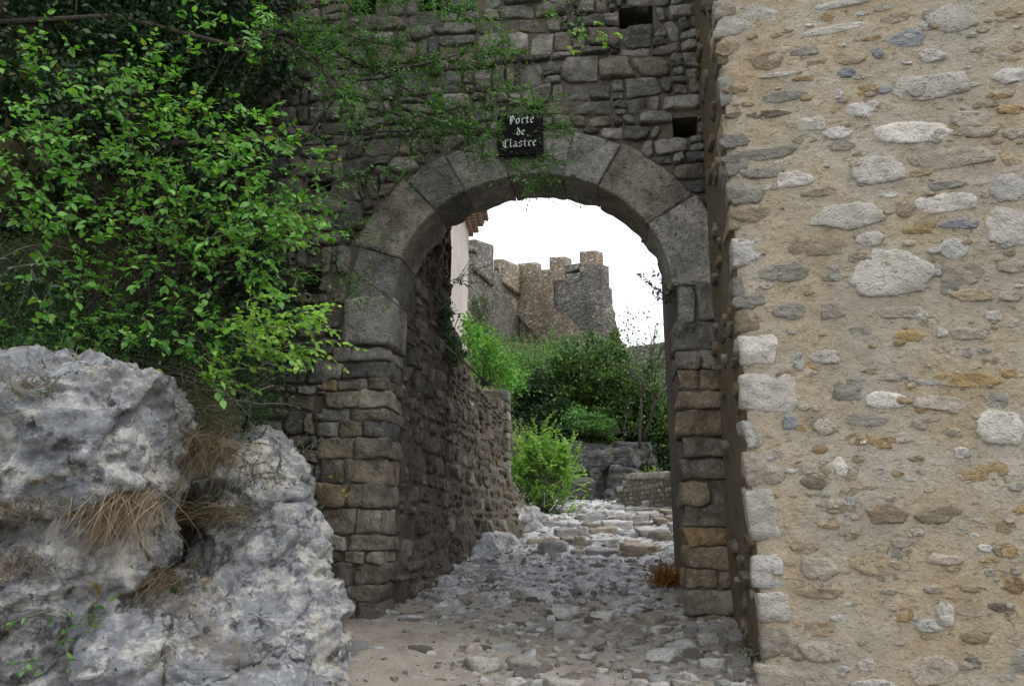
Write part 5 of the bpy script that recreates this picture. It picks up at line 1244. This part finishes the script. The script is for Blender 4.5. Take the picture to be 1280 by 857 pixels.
JR = Joiner(); JR.add([(-.4, -.42, ez + .42), (HL + .35, -.42, ez + .42), (HL + .35, 5.2, ez + 2.1), (-.4, 5.2, ez + 2.1), (-.4, -.42, ez + .5), (HL + .35, -.42, ez + .5), (HL + .35, 5.2, ez + 2.2), (-.4, 5.2, ez + 2.2)], [(0, 3, 2, 1), (4, 5, 6, 7), (0, 1, 5, 4), (1, 2, 6, 5), (2, 3, 7, 6), (3, 0, 4, 7)])
rf = obj('roof', JR.mesh('roof', False), M['tile'], house)
def half_tile(L, rad, t=.018):
    a = np.linspace(0, math.pi, 7); V = []
    for y in (0, L):
        for q in (rad, rad - t): V += [(q * math.cos(b), y, q * math.sin(b)) for b in a]
    F = [];
    for i in range(6): F += [(i, i + 1, 14 + i + 1, 14 + i), (7 + i, 21 + i, 21 + i + 1, 7 + i + 1), (i, 7 + i, 8 + i, i + 1), (14 + i, 15 + i, 22 + i, 21 + i)]
    return make_mesh('tile', V, F)
tm = half_tile(.5, .10)
for row, (yo, zo, sgn) in enumerate(((-.12, ez - .02, 1), (-.26, ez + .13, 1), (-.40, ez + .28, 1), (-.52, ez + .47, 1))):   # corbelled rows, then the roof edge
    for i in range(int((HL + .5) / .21)):
        obj('tile', tm, M['tile'], rf, None, T(-.1 + i * .21 + (row % 2) * .1, yo, zo) @ Matrix.Rotation(.3 if row == 3 else 0, 4, 'X'))
    if row < 3:
        V, F = cube_template(1); obj('eave_course', make_mesh('eave_course', V * np.array([(HL + .3) / 2, .09, .018]) + np.array([HL / 2, yo + .1, zo + .118]), F, False), M['render'], rf)

# ------------------------------------------------------------------ the castle
cb = at(680, 430, 52); cb[2] = 11
castle = empty('castle', T(*cb), 'ruined grey and tan castle with square merlons crowning the hill', 'castle')
def cw(a, b, thick, mat, nm, tops, zb, wob=.12):
    """wall between two plan points; tops: list of (fraction, z)"""
    a, b = np.array(a, float), np.array(b, float); L = np.linalg.norm(b[:2] - a[:2]); dx = (b - a)[:2] / L; nx = np.array([-dx[1], dx[0]])
    nu, nv = max(8, int(L / .3)), 34; fr, ts = np.linspace(0, 1, nu), np.linspace(0, 1, nv); X, Tt = np.meshgrid(fr, ts)
    tz_ = np.interp(X, [t[0] for t in tops], [t[1] for t in tops]); Z = zb + (tz_ - zb) * Tt
    P = np.stack([X * L, 0 * X, Z], -1); dsp = wob * fbm(P * .8, 3, 4) + .06 * fbm(P * 3, 2, 6)
    V = []
    for s, dd in ((0, -dsp), (thick, 0 * dsp)):
        V.append(np.c_[(a[0] + dx[0] * X * L + nx[0] * (s + dd)).ravel(), (a[1] + dx[1] * X * L + nx[1] * (s + dd)).ravel(), Z.ravel()])
    gf = grid_faces(nu, nv); o = nu * nv; F = [tuple(f) for f in gf] + [tuple(int(i) + o for i in f[::-1]) for f in gf]
    tp = (nv - 1) * nu
    F += [(tp + i, tp + i + 1, o + tp + i + 1, o + tp + i) for i in range(nu - 1)] + [(j * nu + nu - 1, o + j * nu + nu - 1, o + (j + 1) * nu + nu - 1, (j + 1) * nu + nu - 1) for j in range(nv - 1)] + [(j * nu, (j + 1) * nu, o + (j + 1) * nu, o + j * nu) for j in range(nv - 1)]
    return obj(nm, local(make_mesh(nm, np.vstack(V), F), cb), mat, castle)
def merlon(x0, x1, ytl, ytr, yb, Ya, Yb, mat):
    q = [at(x0, ytl, Ya), at(x1, ytr, Yb)]; zb = min(at(x0, yb, Ya)[2], at(x1, yb, Yb)[2])
    d = (q[1] - q[0])[:2]; L = np.linalg.norm(d); ang = math.atan2(d[1], d[0]); zt = .5 * (q[0][2] + q[1][2])
    V, F = block(L, .7, zt - zb, 8, .0, .014, int(x0), 3, .02)
    V[:, 2] += np.interp(V[:, 0], [-L / 2, L / 2], [q[0][2] - zt, q[1][2] - zt]) * (V[:, 2] > 0)
    c = .5 * (q[0] + q[1])
    obj('merlon', make_mesh('merlon', V, F), mat, castle, None, T(c[0] - cb[0], c[1] - cb[1] + .36, (zt + zb) / 2 - cb[2]) @ Matrix.Rotation(ang, 4, 'Z'))
def tp(x, y, Y): return at(x, y, Y)[2]
# left curtain, receding to the corner; then the front wall coming forward to the tower
YA = lambda x: np.interp(x, [560, 650], [43, 56])
YB = lambda x: np.interp(x, [645, 760], [56.2, 50])
a, b = at(556, 400, YA(556)), at(650, 400, YA(650))
cw(a, b, .8, M['castle_grey'], 'curtain_wall', [(0, tp(556, 322, YA(556))), (.36, tp(600, 329, YA(600))), (.55, tp(620, 343, YA(618))), (1, tp(650, 349, YA(650)))], 6)
a, b = at(644, 400, YB(644)), at(692, 400, YB(692))
cw(a, b, .8, M['castle_tan'], 'repaired_wall', [(0, tp(644, 347, YB(644))), (.5, tp(668, 345, YB(668))), (1, tp(692, 345, YB(692)))], 6)
a, b = at(690, 400, YB(690) - .3), at(751, 400, YB(751) - .3)
cw(a, b, 1.0, M['castle_grey'], 'tower_front', [(0, tp(690, 345, YB(690))), (.62, tp(728, 345, YB(728))), (.66, tp(731, 331, YB(731))), (1, tp(751, 331, YB(751)))], 6)
a, b = at(751, 400, YB(751) - .3), at(766, 400, 57)
cw(a, b, 1.0, M['castle_grey'], 'tower_side', [(0, tp(751, 331, YB(751))), (.4, tp(757, 338, 52.5)), (1, tp(766, 366, 57))], 6, .25)
for x0, x1, yl, yr2, yb_, f, mt in ((587, 611, 297, 305, 336, YA, 'castle_grey'), (623, 645, 322, 331, 352, YA, 'castle_tan'), (651, 673, 329, 327, 350, YB, 'castle_tan'), (673, 690, 337, 336, 349, YB, 'castle_tan'), (691, 711, 321, 320, 349, YB, 'castle_tan'), (711, 730.5, 331, 328, 334.5, YB, 'castle_grey'), (711, 731, 341, 341, 349, YB, 'castle_grey'), (729, 750, 313.5, 312, 334, YB, 'castle_tan')):
    merlon(x0, x1, yl, yr2, yb_, float(f(x0)) - .3, float(f(x1)) - .3, M[mt])
# tan repaired band running down across the walls
def slab(pts, Yf, t, nm):
    f = [at(x, y, float(Yf(x)) - t) for x, y in pts]; g = [at(x, y, float(Yf(x)) + .3) for x, y in pts]; n = len(f)
    bm = bmesh.new(); vs = [bm.verts.new(p) for p in f + g]
    bm.faces.new(vs[:n]); bm.faces.new(vs[n:][::-1])
    for i in range(n): bm.faces.new((vs[i], vs[n + i], vs[n + (i + 1) % n], vs[(i + 1) % n]))
    bmesh.ops.recalc_face_normals(bm, faces=bm.faces[:]); bmesh.ops.triangulate(bm, faces=bm.faces[:])
    me = bpy.data.meshes.new(nm); bm.to_mesh(me); bm.free()
    return obj(nm, local(me, cb), M['castle_tan'], castle)
slab([(604, 334), (650, 350), (650, 398), (634, 372), (618, 352)], YA, .25, 'repaired_band')
slab([(646, 348), (672, 345), (691.5, 345), (693, 385), (715, 400), (738, 425), (756, 460), (700, 462), (678, 430), (664, 412), (646, 394)], YB, .55, 'repaired_band')
bl = remesh([(at(755, 452, 51.9), (1.25, 1.5, 4.3), .1, .2), (at(768, 478, 51.4), (1.5, 1.8, 3.2), .1, .2)], .18, 'bluff')
displace(bl, lambda co, no: no * (.4 * fbm(co * .45, 4, 7) + .15 * fbm(co * 2, 3, 8))[:, None])
obj('bluff', local(bl, cb), M['castle_grey'], castle)
fw0, fw1 = at(770, 437, 46), at(880, 437, 43)
ft = empty('outer_wall', T(fw0[0], fw0[1], fw0[2] - 4), 'long low grey stone wall across the slope behind the young tree', 'wall')
V, F = block(float(np.linalg.norm((fw1 - fw0)[:2])), .7, 4, 14, .03, .08, 8, .8, .01)
obj('masonry', make_mesh('masonry', V, F), M['castle_grey'], ft, None, T((fw1 - fw0)[0] / 2, (fw1 - fw0)[1] / 2, 2) @ Matrix.Rotation(math.atan2((fw1 - fw0)[1], (fw1 - fw0)[0]), 4, 'Z'))
